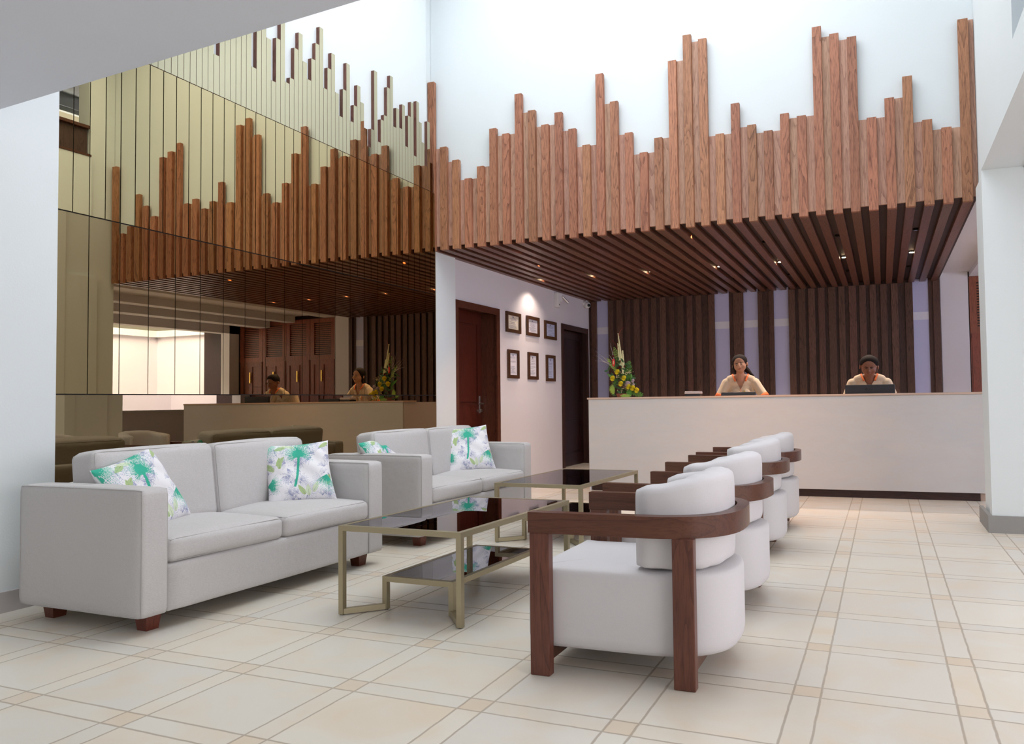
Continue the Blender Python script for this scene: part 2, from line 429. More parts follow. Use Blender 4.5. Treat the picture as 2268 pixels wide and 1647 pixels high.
box(b, 3.3, 3.5, 1.9, 7.75, 3.2, 6.2); box(b, 3.3, 3.5, 9.15, 10.0, 3.2, 6.2); box(b, 3.3, 3.5, 7.75, 9.15, 3.2, 5.2); box(b, 3.3, 3.5, 7.75, 9.15, 6.0, 6.2)
box(b, .845, 3.5, 7.9, 10.2, 6.2, 6.4)
struct('wall_right_gallery', b, M['soffit'])
b = BM()
for q in ((7.75, 7.82, 5.2, 6.0), (9.08, 9.15, 5.2, 6.0), (7.82, 9.08, 5.2, 5.26), (7.82, 9.08, 5.93, 6.0), (8.72, 8.80, 5.26, 5.93)): box(b, 3.34, 3.42, *q)
win = struct('window_1', b, M['wall'])
b = BM()
for k in range(6):
    y = 7.93+.2*k
    for q in ((y, y+.02, 5.26, 5.60), (y-.05, y+.09, 5.58, 5.60), (y-.05, y-.03, 5.60, 5.72), (y-.05, y+.09, 5.70, 5.72), (y+.07, y+.09, 5.65, 5.72), (y+.01, y+.09, 5.64, 5.655)): box(b, 3.355, 3.37, *q)
obj('window_grille', b, M['wall'], win)
r = thing('gallery_balustrade', 'dark wooden balustrade of the upper gallery, seen only in the mirror at the upper left', 'balustrade', (.95, 6.2, 4.47))
b = BM(); box(b, .86, .90, 5.62, 6.88, 4.50, 4.86); obj('panel', b, M['wall_board'], r, world=True)
b = BM(); box(b, .80, .95, 5.61, 6.89, 4.86, 4.90); box(b, .765, .96, 5.61, 6.89, 4.472, 4.50); obj('rail', b, M['frame_wood'], r, world=True)
# right column
b = BM(); box(b, XR, X2, 6.765, 6.9, 0, ZB); box(b, XR+.02, X2, 6.9, 7.35, 0, ZB); box(b, .845, X2, 7.35, 7.62, 0, ZB); struct('wall_right_column', b, M['wall'])
b = BM(); box(b, XR-.03, X2+.02, 6.75, 6.765, 0, .135); box(b, XR-.03, XR, 6.765, 7.36, 0, .135); struct('baseboard_column', b, M['skirting'])
b = BM(); box(b, -4.41, -4.395, -5, 3.035, 0, .11); struct('baseboard_left', b, M['beige_skirting'])
# low wall and opening to the patio on the right
b = BM(); box(b, 3.9, 4.1, 6.0, YB, 0, .98); box(b, 3.9, 4.15, 6.0, 6.9, .98, 3.0); box(b, 3.9, 4.15, 12.4, YB, .98, 3.0); box(b, 3.9, 4.15, 6.0, YB, 2.62, 3.0)
box(b, 3.9, 4.1, 5.0, 6.0, 0, 3.0); box(b, 3.9, 4.1, -5, 5.0, 0, .3); box(b, 3.9, 4.1, -5, -3, .3, 3.0)  # opening nearer the camera is invented, to let the added fill in
struct('wall_right_low', b, M['wall_side'])
b = BM(); box(b, 3.86, 4.16, 6.9, 12.4, .98, 1.01); struct('trim_1', b, M['wall'])
b = BM(); box(b, 7.4, 7.6, 3, 15, -.1, 2.75); box(b, 4.2, 7.5, 13.4, 13.6, -.1, 2.75); struct('wall_patio', b, M['outdoor_wall'])
b = BM(); box(b, 7.3, 7.7, 3, 15, 2.75, 2.9); box(b, 4.2, 7.5, 13.3, 13.5, 2.75, 2.9); struct('trim_2', b, M['wall'])
b = BM(); box(b, 1.22, 5.0, YB+.05, YB+.3, 0, 3.0); struct('wall_back_right', b, M['dark_door'])

# ------------------------------------------------------------------ slatted canopy
P = .159; X0 = -4.854
tops = [4.773, 3.997, 3.828, 3.599, 3.719, 4.125, 4.045, 4.468, 4.261, 4.081, 4.193, 3.993, 3.797, 4.538, 4.218, 3.865, 3.636, 3.769,
        4.547, 4.786, 4.719, 3.724, 4.009, 3.772, 3.692, 3.839, 3.795, 4.637, 4.542, 4.484, 3.688, 3.849, 4.028, 3.6, 3.508, 4.476]
can = thing('slatted_wood_canopy', 'long canopy of reddish brown wooden slats with a skyline of uneven tops above the reception', 'canopy', (-2.0, YF, ZC))
WS = .085
for i, t in enumerate(tops):
    x = X0+P*i
    b = BM(); box(b, x, x+WS, YF, YF+.05, ZC, t); bevel(b, .0022, 1); obj('front_slat', b, M['slat'], can, world=True)
    tn = min(t, tops[i+1]) if i+1 < len(tops) else t
    xe = x+P+.004 if i+1 < len(tops) else .842
    b = BM(); box(b, x+WS-.004, xe, YF+.045, YF+.072, ZC+.052, tn); obj('recessed_board', b, M['recess'], can, world=True)
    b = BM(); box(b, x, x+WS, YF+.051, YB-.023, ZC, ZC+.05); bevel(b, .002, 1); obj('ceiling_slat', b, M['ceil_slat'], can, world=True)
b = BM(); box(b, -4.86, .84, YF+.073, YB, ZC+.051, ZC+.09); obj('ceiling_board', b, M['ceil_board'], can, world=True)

# slats on the wall behind reception
sw = thing('slatted_wall_cladding', 'dark wooden slats covering the wall behind the reception staff', 'wall cladding', (-2.0, YB, 0))
gaps = [(-4.69, -4.471), (-2.601, -2.36), (-2.122, -1.887), (-1.634, -1.399), (.451, .672)]
cl = [(-4.84, -4.69), (-4.471, -2.601), (-2.36, -2.122), (-1.887, -1.634), (-1.399, .451), (.672, .829)]
for a, c_ in cl:
    n = max(1, round((c_-a)/P)); p = (c_-a)/n
    b = BM(); box(b, a, c_, YB-.022, YB-.001, 0, ZC+.049); obj('backing_board', b, M['wall_board'], sw, world=True)
    for k in range(n):
        wd = p*random.uniform(.58, .72); x = a+p*k+(0 if k else 0)
        if k == n-1: x = c_-wd
        b = BM(); box(b, x, x+wd, YB-.06, YB-.021, 0, ZC-.002); bevel(b, .002, 1); obj('wall_slat', b, M['wall_slat'], sw, world=True)
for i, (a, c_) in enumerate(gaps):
    b = BM(); box(b, a, c_, YB-.012, YB-.002, 0, ZC+.049); struct('trim_%d' % (3+2*i), b, M['panel'])
    b = BM(); box(b, a, c_, YB-.016, YB-.0125, 2.236, 2.356); struct('trim_%d' % (4+2*i), b, M['reflection_band'])  # pale strip paints in the light band reflected by each panel

# ------------------------------------------------------------------ mirror wall
M['strip_side'] = wood_mat('strip_side_wood', 'z', (.20, .085, .06), (.15, .06, .042), (.06, .02, .015), rough=.5)
mw = thing('bronze_wall_mirror', 'tall bronze mirror wall of seamed panels with uneven mirrored strips along its top', 'mirror', (-4.79, 5.3, 0))
P1 = .4295; YE = 7.555; Z1, Z2, Z3 = 1.163, 2.308, 3.472
b = BM(); box(b, -4.799, -4.772, 3.05, YF-.003, .0, Z3); obj('backing_board', b, M['gap'], mw, world=True)
b = BM(); box(b, -4.799, XM+.003, YE-.012, YF-.002, 0, ZC-.01); o = obj('edge_trim', b, M['edge_tan'], mw, world=True)
def mpanel(y0, y1, z0, z1, tilt, name='mirror_panel', m_=None):
    g = .0042; b = BM()
    if y0+g > y1-g: return
    box(b, -.011, 0, y0+g-(y0+y1)/2, y1-g-(y0+y1)/2, z0+g, z1-g)
    bmesh.ops.transform(b, matrix=Matrix.Translation((XM, (y0+y1)/2, 0)) @ Matrix.Rotation(R(tilt), 4, 'Z'), verts=b.verts)
    obj(name, b, m_, mw, world=True)
YS = 3.06
def tier(per, z0, z1, tilt, m_):
    k = 0
    while YE-per*k > YS+.01:
        y1 = YE-per*k; y0 = max(YS, y1-per); mpanel(y0, min(y1, 7.543), z0, z1, -2.3 if z0 == Z2 and y1 < 3.6 else tilt, m_=m_); k += 1
T1, T2 = -1.6, -1.05
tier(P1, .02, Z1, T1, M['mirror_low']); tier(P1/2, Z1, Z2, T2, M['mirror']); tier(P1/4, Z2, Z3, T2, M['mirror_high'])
st = [3.835, None, None, 4.147, 3.805, 4.193, None, 3.854, 3.913, 4.199, 4.359, 4.125, 3.985, 4.195, 4.359, 4.532, 3.986, 4.196, 4.358, 4.006, 3.8, 4.077, 4.351,
      3.805, 3.98, 4.197, 4.049, 3.81, 3.642, 3.835, 4.452, 3.741, 3.986, 4.051, 4.362, 4.505, 3.984, 4.2, 4.006, 4.277, 3.841, 4.193, 4.362, 3.786, 4.409, 4.196, 3.984, 3.735, 4.256]
st = [4.55 if s is None else s for s in st]
PS = .0536; yc0 = 7.423
allst = {}
for k, z in enumerate(reversed(st)): allst[k] = z
allst[-1] = 3.80; allst[-2] = 3.75; allst.pop(-2)
for k in range(len(st), 82): allst[k] = 3.78 if k == len(st)+6 else random.choice((4.25, 4.45, 4.6, 4.1))
allst[len(st)] = 4.6; allst[len(st)+1] = 4.5
for k, z in allst.items():
    yc = yc0-PS*k
    if yc < YS+.02: continue
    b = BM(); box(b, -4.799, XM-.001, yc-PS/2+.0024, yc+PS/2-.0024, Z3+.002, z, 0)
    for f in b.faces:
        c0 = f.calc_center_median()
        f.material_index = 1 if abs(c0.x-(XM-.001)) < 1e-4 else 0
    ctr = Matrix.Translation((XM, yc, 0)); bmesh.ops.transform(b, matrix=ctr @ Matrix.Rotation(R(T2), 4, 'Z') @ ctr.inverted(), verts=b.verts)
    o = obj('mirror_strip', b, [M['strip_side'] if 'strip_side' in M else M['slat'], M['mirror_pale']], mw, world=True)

# ------------------------------------------------------------------ corridor doors (left)
def door(n, d, wood, fr_wood, handle):
    y0, y1 = d; xl = -5.08 if handle else -4.92
    r = bpy.data.objects.new('door_%d' % n, None); C.objects.link(r); r.location = (xl, (y0+y1)/2, 0)
    r.matrix_basis = Matrix.Translation(r.location); r['kind'] = 'structure'
    b = BM(); t = .085
    for a, c_, z0, z1 in ((y0, y0+t, 0, ZD), (y1-t, y1, 0, ZD), (y0+t, y1-t, ZD-t, ZD)):
        box(b, DX-.002, DX+.018, a, c_, z0, z1)
    box(b, -5.12, DX, y0, y0+.03, 0, ZD); box(b, -5.12, DX, y1-.045, y1, 0, ZD); box(b, -5.12, DX, y0, y1, ZD-.045, ZD)
    obj('door_frame', b, fr_wood, r, world=True)
    b = BM(); a, c_ = y0+.03, y1-.045; st = .11
    box(b, xl-.05, xl-.012, a, c_, .0, ZD-.045)
    for q in ((a, a+st, 0, ZD-.045), (c_-st, c_, 0, ZD-.045), (a+st, c_-st, 0, .2), (a+st, c_-st, .78, 1.05), (a+st, c_-st, ZD-.2, ZD-.045)):
        box(b, xl-.012, xl, *q)
    for z0, z1 in ((.2, .78), (1.05, ZD-.2)):
        box(b, xl-.012, xl-.004, a+st+.035, c_-st-.035, z0+.035, z1-.035)
        box(b, xl-.012, xl+.006, c_-st-.014, c_-st, z0, z1); box(b, xl-.012, xl+.006, a+st, c_-st, z1-.014, z1); box(b, xl-.012, xl+.006, a+st, c_-st, z0, z0+.014)
    obj('door_leaf', b, wood, r, world=True)
    if handle:
        hy = c_-.06
        b = BM(); box(b, xl, xl+.008, hy-.02, hy+.02, .93, 1.16); bevel(b, .003); obj('handle_plate', b, M['steel'], r, world=True)
        b = BM(); cyl(b, (xl+.006, hy, 1.06), (xl+.055, hy, 1.06), .011); cyl(b, (xl+.05, hy+.01, 1.06), (xl+.05, hy-.12, 1.055), .010, .008)
        obj('door_handle', b, M['steel'], r, world=True, smooth='auto')
        b = BM(); cyl(b, (xl+.006, hy, .965), (xl+.03, hy, .965), .022, .02); obj('lock_cylinder', b, M['steel'], r, world=True, smooth='auto')
door(1, d1, M['door_wood'], M['frame_wood'], True)
M['dark_frame'] = wood_mat('dark_frame_wood', 'z', (.07, .028, .02), (.05, .02, .015), (.02, .008, .006), rough=.4, vary=.05)
door(2, d2, M['dark_door'], M['dark_frame'], False)

# wooden shutter doors on the back wall at the right (seen beside the column and in the mirror)
def shutter_door(k, x0, x1):
    y = YB+.05
    r = thing('shutter_door', ['reddish wooden shutter door nearest the white wall strip beside the column', 'wooden shutter door second from the reception, seen in the mirror',
              'wooden shutter door third from the reception, seen in the mirror', 'wooden shutter door farthest right, next to the patio opening in the mirror'][k], 'door', ((x0+x1)/2, y, 0), 0, 'wooden shutter doors at the back')
    b = BM(); box(b, x0, x1, y-.04, y-.001, 0, 2.0)
    for q in ((x0+.02, x0+.10, 0, 2.0), (x1-.10, x1-.02, 0, 2.0), (x0+.1, x1-.1, 0, .16), (x0+.1, x1-.1, 1.9, 2.0)): box(b, q[0], q[1], y-.055, y-.04, q[2], q[3])
    xm_ = (x0+x1)/2; box(b, xm_-.04, xm_+.04, y-.055, y-.04, .16, 1.9)
    obj('door_leaf', b, M['ward_wood'], r, world=True)
    b = BM(); box(b, x0, x1, y-.06, y-.001, 2.0, 2.10); box(b, x0, x0+.1, y-.05, y-.001, 2.10, 2.85); box(b, x1-.1, x1, y-.05, y-.001, 2.10, 2.85); box(b, x0+.1, x1-.1, y-.05, y-.001, 2.76, 2.85)
    obj('transom_frame', b, M['ward_wood'], r, world=True)
    b = BM()
    for i in range(16):
        z = 2.12+i*.04; box(b, x0+.1, x1-.1, y-.035, y-.02, z, z+.022)
    obj('louvre', b, M['ward_wood'], r, world=True)
    b = BM(); box(b, xm_-.012, xm_+.012, y-.085, y-.07, 1.55, 1.78); box(b, xm_-.006, xm_+.006, y-.075, y-.055, 1.6, 1.62); box(b, xm_-.006, xm_+.006, y-.075, y-.055, 1.72, 1.74)
    obj('handle', b, M['brass'], r, world=True)
for k in range(4): shutter_door(k, 1.235+.66*k, 1.225+.66*(k+1))

# ------------------------------------------------------------------ framed certificates on the corridor wall
def certificate(y0, y1, z0, z1, label, paper, seed):
    rnd = random.Random(seed)
    yc, zc = (y0+y1)/2, (z0+z1)/2
    r = thing('framed_certificate', label, 'certificate', (DX, yc, zc), 0, 'framed certificates between the two corridor doors')
    fw = .046; b = BM(); x0, x1 = DX+.001, DX+.028
    for q in ((y0, y0+fw, z0, z1), (y1-fw, y1, z0, z1), (y0+fw, y1-fw, z0, z0+fw), (y0+fw, y1-fw, z1-fw, z1)): box(b, x0, x1, *q)
    obj('frame', b, M['picture_wood'], r, world=True)
    b = BM(); box(b, x0, x0+.006, y0+fw-.005, y1-fw+.005, z0+fw-.005, z1-fw+.005); obj('paper', b, paper, r, world=True)
    b = BM(); xa = x0+.0065; W_ = y1-y0-2*fw; H_ = z1-z0-2*fw; ya, za = y0+fw, z0+fw
    box(b, xa, xa+.001, ya+W_*.46, ya+W_*.56, za+H_*.86, za+H_*.95)
    z = za+H_*.82
    while z > za+H_*.08:
        if rnd.random() < .75:
            a = .1+.25*rnd.random(); c_ = .9-.3*rnd.random(); box(b, xa, xa+.001, ya+W_*a, ya+W_*c_, z, z+.0028)
        z -= .0115
    obj('printed_text', b, M['print'], r, world=True)
certificate(9.418, 9.864, 2.038, 2.322, 'wood framed cream certificate, upper left, closest to the first door', M['cream_paper'], 1)
certificate(10.064, 10.491, 2.038, 2.325, 'wood framed white certificate in the middle of the upper row', M['paper'], 2)
certificate(10.697, 11.135, 2.033, 2.315, 'wood framed bluish certificate, upper right, nearest the dark second door', M['blue_paper'], 3)
certificate(9.464, 9.799, 1.402, 1.798, 'tall narrow framed certificate in the lower row, left, beside the first door', M['paper'], 4)
certificate(10.103, 10.436, 1.399, 1.795, 'tall narrow framed certificate in the middle of the lower row', M['paper'], 5)
certificate(10.744, 11.073, 1.385, 1.788, 'tall narrow framed blue certificate, lower right, next to the second door', M['blue_paper'], 6)

# ------------------------------------------------------------------ security devices
r = thing('emergency_light', 'white wall mounted twin emergency light under the slatted ceiling above the certificates', 'light', (DX, 11.2, 2.64))
b = BM(); box(b, DX, DX+.07, 11.09, 11.2, 2.56, 2.79); bevel(b, .012); obj('housing', b, M['white_plastic'], r, world=True)
b = BM(); box(b, DX, DX+.05, 11.21, 11.33, 2.66, 2.79); bevel(b, .01); obj('bracket', b, M['white_plastic'], r, world=True)
b = BM(); cyl(b, (DX+.05, 11.31, 2.75), (DX+.10, 11.43, 2.66), .016, .022); obj('lamp_head', b, M['steel'], r, world=True, smooth='auto')
b = BM(); cyl(b, (DX+.07, 11.15, 2.60), (DX+.073, 11.15, 2.60), .012); obj('indicator', b, M['black'], r, world=True)
r = thing('dome_camera', 'small white dome security camera in the corner beside the slatted wall', 'security camera', (DX, 12.4, 2.74))
b = BM(); cyl(b, (DX, 12.4, 2.76), (DX+.05, 12.4, 2.76), .055, n=24); ball(b, (DX+.07, 12.38, 2.73), .055, 20); obj('camera_housing', b, M['white_plastic'], r, world=True, smooth='auto')
b = BM(); cyl(b, (DX+.10, 12.345, 2.72), (DX+.128, 12.335, 2.715), .026, .022, n=18); obj('lens', b, M['blackgloss'], r, world=True, smooth='auto')

# ------------------------------------------------------------------ downlights in the slatted ceiling, and added spots
LX = [-4.565, -3.77, -2.975, -2.021, -1.226, -.431, .364]
LN = ['first', 'second', 'third', 'fourth', 'fifth', 'sixth', 'seventh']
def spot(x, y, e, deg, tgt=None, blend=.6, col=(1.0, .66, .40), z=None):
    l = bpy.data.lights.new('spot_beam', 'SPOT'); l.energy = e; l.color = col; l.spot_size = R(deg); l.spot_blend = blend; l.shadow_soft_size = .03
    o = bpy.data.objects.new('spot_beam', l); C.objects.link(o); o.location = (x, y, (ZC+.03) if z is None else z)
    if tgt: o.rotation_euler = (Vector(tgt)-Vector(o.location)).to_track_quat('-Z', 'Y').to_euler()
    return o
for j, (yy, lit) in enumerate(((8.82, False), (10.18, True), (11.32, False))):
    for i, x in enumerate(LX):
        if not lit and i < 3: continue
        r = thing('recessed_downlight', ('glowing' if lit else 'unlit black') + ' recessed downlight, %s from the corridor wall in the %s row' % (LN[i], ['front', 'middle', 'back'][j]), 'downlight', (x, yy, ZC+.05), 0, 'downlights in the slatted ceiling')
        b = BM(); n = 20
        cyl(b, (x, yy, ZC+.035), (x, yy, ZC+.0505), .030, n=n)
        obj('trim_ring', b, M['lamp_ring'], r, world=True)
        b = BM(); cyl(b, (x, yy, ZC+.030), (x, yy, ZC+.0352), .024, n=n)
        obj('lamp', b, M['lamp_on'] if lit else M['blackgloss'], r, world=True)
for i, x in enumerate(LX): spot(x, 10.17, (40, 70, 110)[min(i, 2)], 125, col=(1.0, .80, .66))
spot(-4.0, 9.9, 13, 46, (DX, 10.05, 1.82), z=2.80, blend=1.0)
for x in (-3.9, -2.9, -1.9, -.9, .1): spot(x, 8.1, 62, 80, col=(1.0, .46, .18))  # added warm spots without fixtures, lighting the floor before the desk
spot(-4.1, 9.0, 26, 100, col=(1.0, .5, .25))

# ------------------------------------------------------------------ reception desk
r = thing('reception_desk', 'long pale marble fronted reception desk with a thin wooden top edge', 'reception desk', (-1.2, 9.0, 0))
b = BM(); box(b, -3.36, .97, 8.71, 8.73, .082, 1.092); bevel(b, .002, 1); obj('marble_front', b, M['marble'], r, world=True)
b = BM(); box(b, -3.375, .97, 8.70, 9.02, 1.092, 1.113); bevel(b, .002, 1); obj('counter_top', b, M['counter_edge'], r, world=True)
b = BM(); box(b, -3.33, .9, 8.735, 8.76, 0, .0815); obj('plinth', b, M['plinth'], r, world=True)
b = BM(); box(b, -3.365, -3.345, 8.7305, 9.7, 0.0, 1.0915); obj('side_panel', b, M['wall_side'], r, world=True)
b = BM(); box(b, -3.34, .97, 8.765, 8.79, 0, 1.09); box(b, -3.34, .97, 8.79, 9.6, .72, .75); obj('work_surface', b, M['counter_edge'], r, world=True)

def text(name, s, size, loc, rot, m, parent):
    cu = bpy.data.curves.new('t', 'FONT'); cu.body = s; cu.size = size; cu.extrude = .0004; cu.align_x = 'CENTER'; cu.align_y = 'CENTER'
    t = bpy.data.objects.new('t', cu); C.objects.link(t); dg = bpy.context.evaluated_depsgraph_get(); dg.update()
    me = bpy.data.meshes.new_from_object(t.evaluated_get(dg)); bpy.data.objects.remove(t); me.materials.clear(); me.materials.append(m)
    me.transform(Matrix.Translation(loc) @ Euler(rot).to_matrix().to_4x4())
    if parent: me.transform(parent.matrix_basis.inverted())
    o = bpy.data.objects.new(name, me); C.objects.link(o); o.parent = parent; return o
def monitor(x, y, wd, ztop, tilt, label, logo):
    r = thing('monitor', label, 'monitor', (x, y, .75), 0, 'monitors behind the reception desk')
    Mx = Matrix.Translation((x, y, ztop)) @ Matrix.Rotation(tilt, 4, 'X')
    b = BM(); h = .33; box(b, -wd/2, wd/2, 0, .035, -h, 0); bevel(b, .008, 3); bmesh.ops.transform(b, matrix=Mx, verts=b.verts); obj('screen_housing', b, M['black'], r, world=True)
    b = BM(); box(b, -wd/2+.015, wd/2-.015, .0355, .037, -h+.015, -.015); bmesh.ops.transform(b, matrix=Mx, verts=b.verts); obj('screen', b, M['blackgloss'], r, world=True)
    b = BM(); box(b, x-.03, x+.03, y-.03, y-.002, .77, ztop-.12); box(b, x-.12, x+.12, y-.09, y+.10, .751, .77); obj('stand', b, M['black'], r, world=True)
    if logo:
        b = BM(); cyl(b, (x-.035, y-.0006, ztop-.05), (x-.035, y-.0002, ztop-.05), .016, n=24); obj('logo_disc', b, M['logo'], r, world=True)
        text('logo_lettering', 'LG', .036, (x+.012, y-.0006, ztop-.05), (R(90), 0, 0), M['logo'], r)
monitor(-.145, 9.12, .53, 1.215, 0, 'black monitor with its back to the lobby, in front of the receptionist looking down', True)
monitor(-1.62, 9.14, .41, 1.158, R(-12), 'low dark monitor just above the desk edge, in front of the smiling receptionist', False)
r = thing('card_printer', 'small black and silver desk device standing on the reception desk left of the receptionists', 'desk device', (-2.13, 9.0, 1.113))
b = BM(); box(b, -2.215, -2.035, 8.93, 9.06, 1.113, 1.14); bevel(b, .004); obj('device_base', b, M['black'], r, world=True)
b = BM(); box(b, -2.22, -2.03, 8.925, 9.055, 1.142, 1.162); bevel(b, .006); obj('device_lid', b, M['silver'], r, world=True)
b = BM(); box(b, -2.218, -2.032, 8.93, 9.05, 1.163, 1.172); bevel(b, .003); obj('device_tray', b, M['silver'], r, world=True)

# ------------------------------------------------------------------ sofas
def make_sofa(label):
    D, L, AW = .90, 1.77, .145
    s = thing('sofa', label, 'sofa', (0, 0, 0), 0, 'grey linen sofas along the mirror')
    F = M['sofa']
    for sgn in (-1, 1):
        cc, dd_ = (0, sgn*(L/2-AW/2), .385), (D, AW, .61)
        o = obj('armrest', softbox(BM(), cc, dd_, .022, (.004, .006, .006), 16, .0012, 3+sgn), F, s, smooth=True)
        obj('piping', seam(BM(), cc, dd_, .022, 0, 1), M['piping'], o, smooth=True)
    obj('seat_base', softbox(BM(), (.005, 0, .20), (D-.012, L-2*AW+.01, .24), .02, (.003, 0, 0), 10, .001, 8), F, s, smooth=True)
    obj('backrest', softbox(BM(), (-D/2+.085, 0, .43), (.15, L-2*AW+.01, .50), .035, (.004, 0, 0), 10, .001, 9), F, s, smooth=True)
    W_ = (L-2*AW)/2
    for k in (-1, 1):
        cc, dd_ = (.095, k*W_/2, .378), (.72, W_-.004, .128)
        o = obj('seat_cushion', softbox(BM(), cc, dd_, .036, (.014, .002, .030), 18, .0028, 20+k), F, s, smooth=True)
        obj('piping', seam(BM(), cc, dd_, .036, 0, 2), M['piping'], o, smooth=True)
        ct = Vector((-D/2+.275, k*W_/2, .63)); rt = Euler((0, R(-7), 0)).to_matrix(); dd_ = (.20, W_-.004, .44)
        o = obj('back_cushion', softbox(BM(), ct, dd_, .042, (.022, .002, .010), 16, .003, 30+k, rot=rt), F, s, smooth=True)
        obj('piping', seam(BM(), ct, dd_, .042, 0, 0, rot=rt), M['piping'], o, smooth=True)
    for x in (D/2-.11, -D/2+.11):
        for y in (-L/2+.12, L/2-.12):
            b = BM(); res = bmesh.ops.create_cone(b, cap_ends=True, segments=4, radius1=.045, radius2=.06, depth=.085)
            bmesh.ops.rotate(b, verts=b.verts, cent=(0, 0, 0), matrix=Matrix.Rotation(R(45), 3, 'Z')); bmesh.ops.translate(b, verts=b.verts, vec=(x, y, .0425))
            obj('foot', b, M['foot_wood'], s)
    return s
sofa = make_sofa('grey linen two seat sofa nearest the camera, beside the white wall')
SR = R(-2)
sofa.location = (-3.70, 3.565, 0); sofa.rotation_euler = (0, 0, SR)
dup(sofa, (-3.655, 5.83, 0), SR, 'grey linen two seat sofa farther back, standing near the first wooden door')

# ------------------------------------------------------------------ patterned cushions
def pillow_mesh():
    n = 210; me = bpy.data.meshes.new('patterned_cushion'); vs = []; fs = []; S_ = .225
    rnd = random.Random(5)
    def shape(u, v, side):
        k = 1-.085*(1-v*v)*abs(u)**2; q = 1-.085*(1-u*u)*abs(v)**2
        x = u*S_*k; y = v*S_*q
        t = (max(0, (1-u**4))*max(0, (1-v**4)))**.55*.072
        wr = .004*math.sin(9*u+3*v)*math.sin(7*v-2*u)+.003*math.sin(15*u*v+4*u)
        e = max(0, (1-u*u))*max(0, (1-v*v))
        return (x, side*(t+wr*e*1.6), y)
    cols = []
    W_ = 440; img = [[(.80, .785, .81)]*W_ for _ in range(W_)]
    def put(x, y, c, a=1.0):
        i, j = int((x+1)/2*W_), int((y+1)/2*W_)
        if 0 <= i < W_ and 0 <= j < W_:
            o = img[j][i]; img[j][i] = tuple(o[k]*(1-a)+c[k]*a for k in range(3))
    def stroke(x0, y0, ang, ln, w0, c, bend=0, a=1.0, taper=True):
        st_ = int(ln*W_*.75)+2; x, y = x0, y0; pr = []
        for k in range(st_):
            t = k/st_; aa = ang+bend*t
            x += math.cos(aa)*ln/st_; y += math.sin(aa)*ln/st_
            wd = w0*(math.sin(math.pi*min(1, .15+t*.85)) if taper == 'leaf' else (1-t*.9 if taper else 1))
            m_ = int(wd*W_/2)+1
            for q in range(-m_, m_+1):
                d_ = q*2/W_
                if abs(d_) <= wd: put(x-math.sin(aa)*d_, y+math.cos(aa)*d_, c, a)
    TEAL = (.05, .42, .29); GREY = (.30, .32, .48); LG = (.40, .52, .24); PALE = (.62, .70, .50)
    def fan(cx_, cy_, r0, c, a0, a1, nn, w0, bend=.3, a=1.0):
        for k in range(nn):
            an = a0+(a1-a0)*k/(nn-1); stroke(cx_, cy_, an, r0*rnd.uniform(.8, 1.08), w0, c, bend*(-1 if math.cos(an) > 0 else 1), a)
    def leaf(cx_, cy_, an, ln, wd, c):
        stroke(cx_, cy_, an, ln, wd, c, .1, .9, 'leaf'); stroke(cx_, cy_, an, ln, .006, tuple(q*.6 for q in c), .1)
    for k in range(64): 
        x, y = rnd.uniform(-1, 1), rnd.uniform(-1, 1); a0 = rnd.uniform(0, 6.28)
        fan(x, y, rnd.uniform(.18, .34), GREY, a0, a0+rnd.uniform(1.2, 2.8), rnd.randint(12, 19), .0045, .5, .8)
    for x, y, an in ((-.15, -.85, 1.5), (-.05, -.8, 1.0), (-.28, -.75, 2.0), (.7, .2, 2.3), (.62, .1, 1.6), (.8, .05, .9), (.35, .85, -.4), (.1, .8, .3), (-.95, .9, -.6), (-.9, -.2, -1.2)):
        leaf(x, y, an, .38, .075, LG if rnd.random() < .6 else PALE)
    for cx_, cy_, a0, a1, rr in ((-.78, -.22, -2.3, -.35, .62), (.98, .98, 2.7, 4.9, .55), (-.2, 1.05, 3.4, 6.0, .40), (1.0, -.35, 2.2, 4.2, .4)):
        fan(cx_, cy_, rr, TEAL, a0, a1, 26, .011, .25)
    stroke(.02, .5, -1.50, 1.05, .032, TEAL, .28, 1, False)
    fan(.02, .52, .50, TEAL, -.95, 4.09, 52, .013, -.7); fan(.02, .53, .17, TEAL, 0, 6.2, 40, .03)
    for side in (1, -1):
        base = len(vs)
        for j in range(n+1):
            for i in range(n+1):
                u, v_ = -1+2*i/n, -1+2*j/n
                vs.append(shape(u, v_, side))
                ii = min(W_-1, int((u*side*1.0+1)/2*(W_-1))); jj = min(W_-1, int((v_+1)/2*(W_-1)))
                cols.append((*img[jj][ii], 1))
        for j in range(n):
            for i in range(n):
                a = base+j*(n+1)+i; q = (a, a+1, a+n+2, a+n+1)
                fs.append(q if side == -1 else q[::-1])
    me.from_pydata(vs, [], fs); me.update()
    ca = me.color_attributes.new('pattern', 'FLOAT_COLOR', 'POINT')
    ca.data.foreach_set('color', [c for q in cols for c in q])
    for p in me.polygons: p.use_smooth = True
    m = mat('palm_print_cotton', (.8, .8, .8), .85, spec=.2); g = N(m)
    at = g.n('ShaderNodeAttribute'); at.attribute_name = 'pattern'
    tc = g.n('ShaderNodeTexCoord'); nz = g.n('ShaderNodeTexNoise', i_Scale=14.0, i_Detail=3.0); g.l(tc.outputs['Object'], nz.inputs[0])
    g.l(at.outputs['Color'], g.b.inputs['Base Color'])
    bp = g.n('ShaderNodeBump', i_Strength=.35, i_Distance=.015); g.l(nz.outputs[0], bp.inputs['Height']); g.l(bp.outputs[0], g.b.inputs['Normal'])
    me.materials.append(m)
    return me
pm = pillow_mesh()
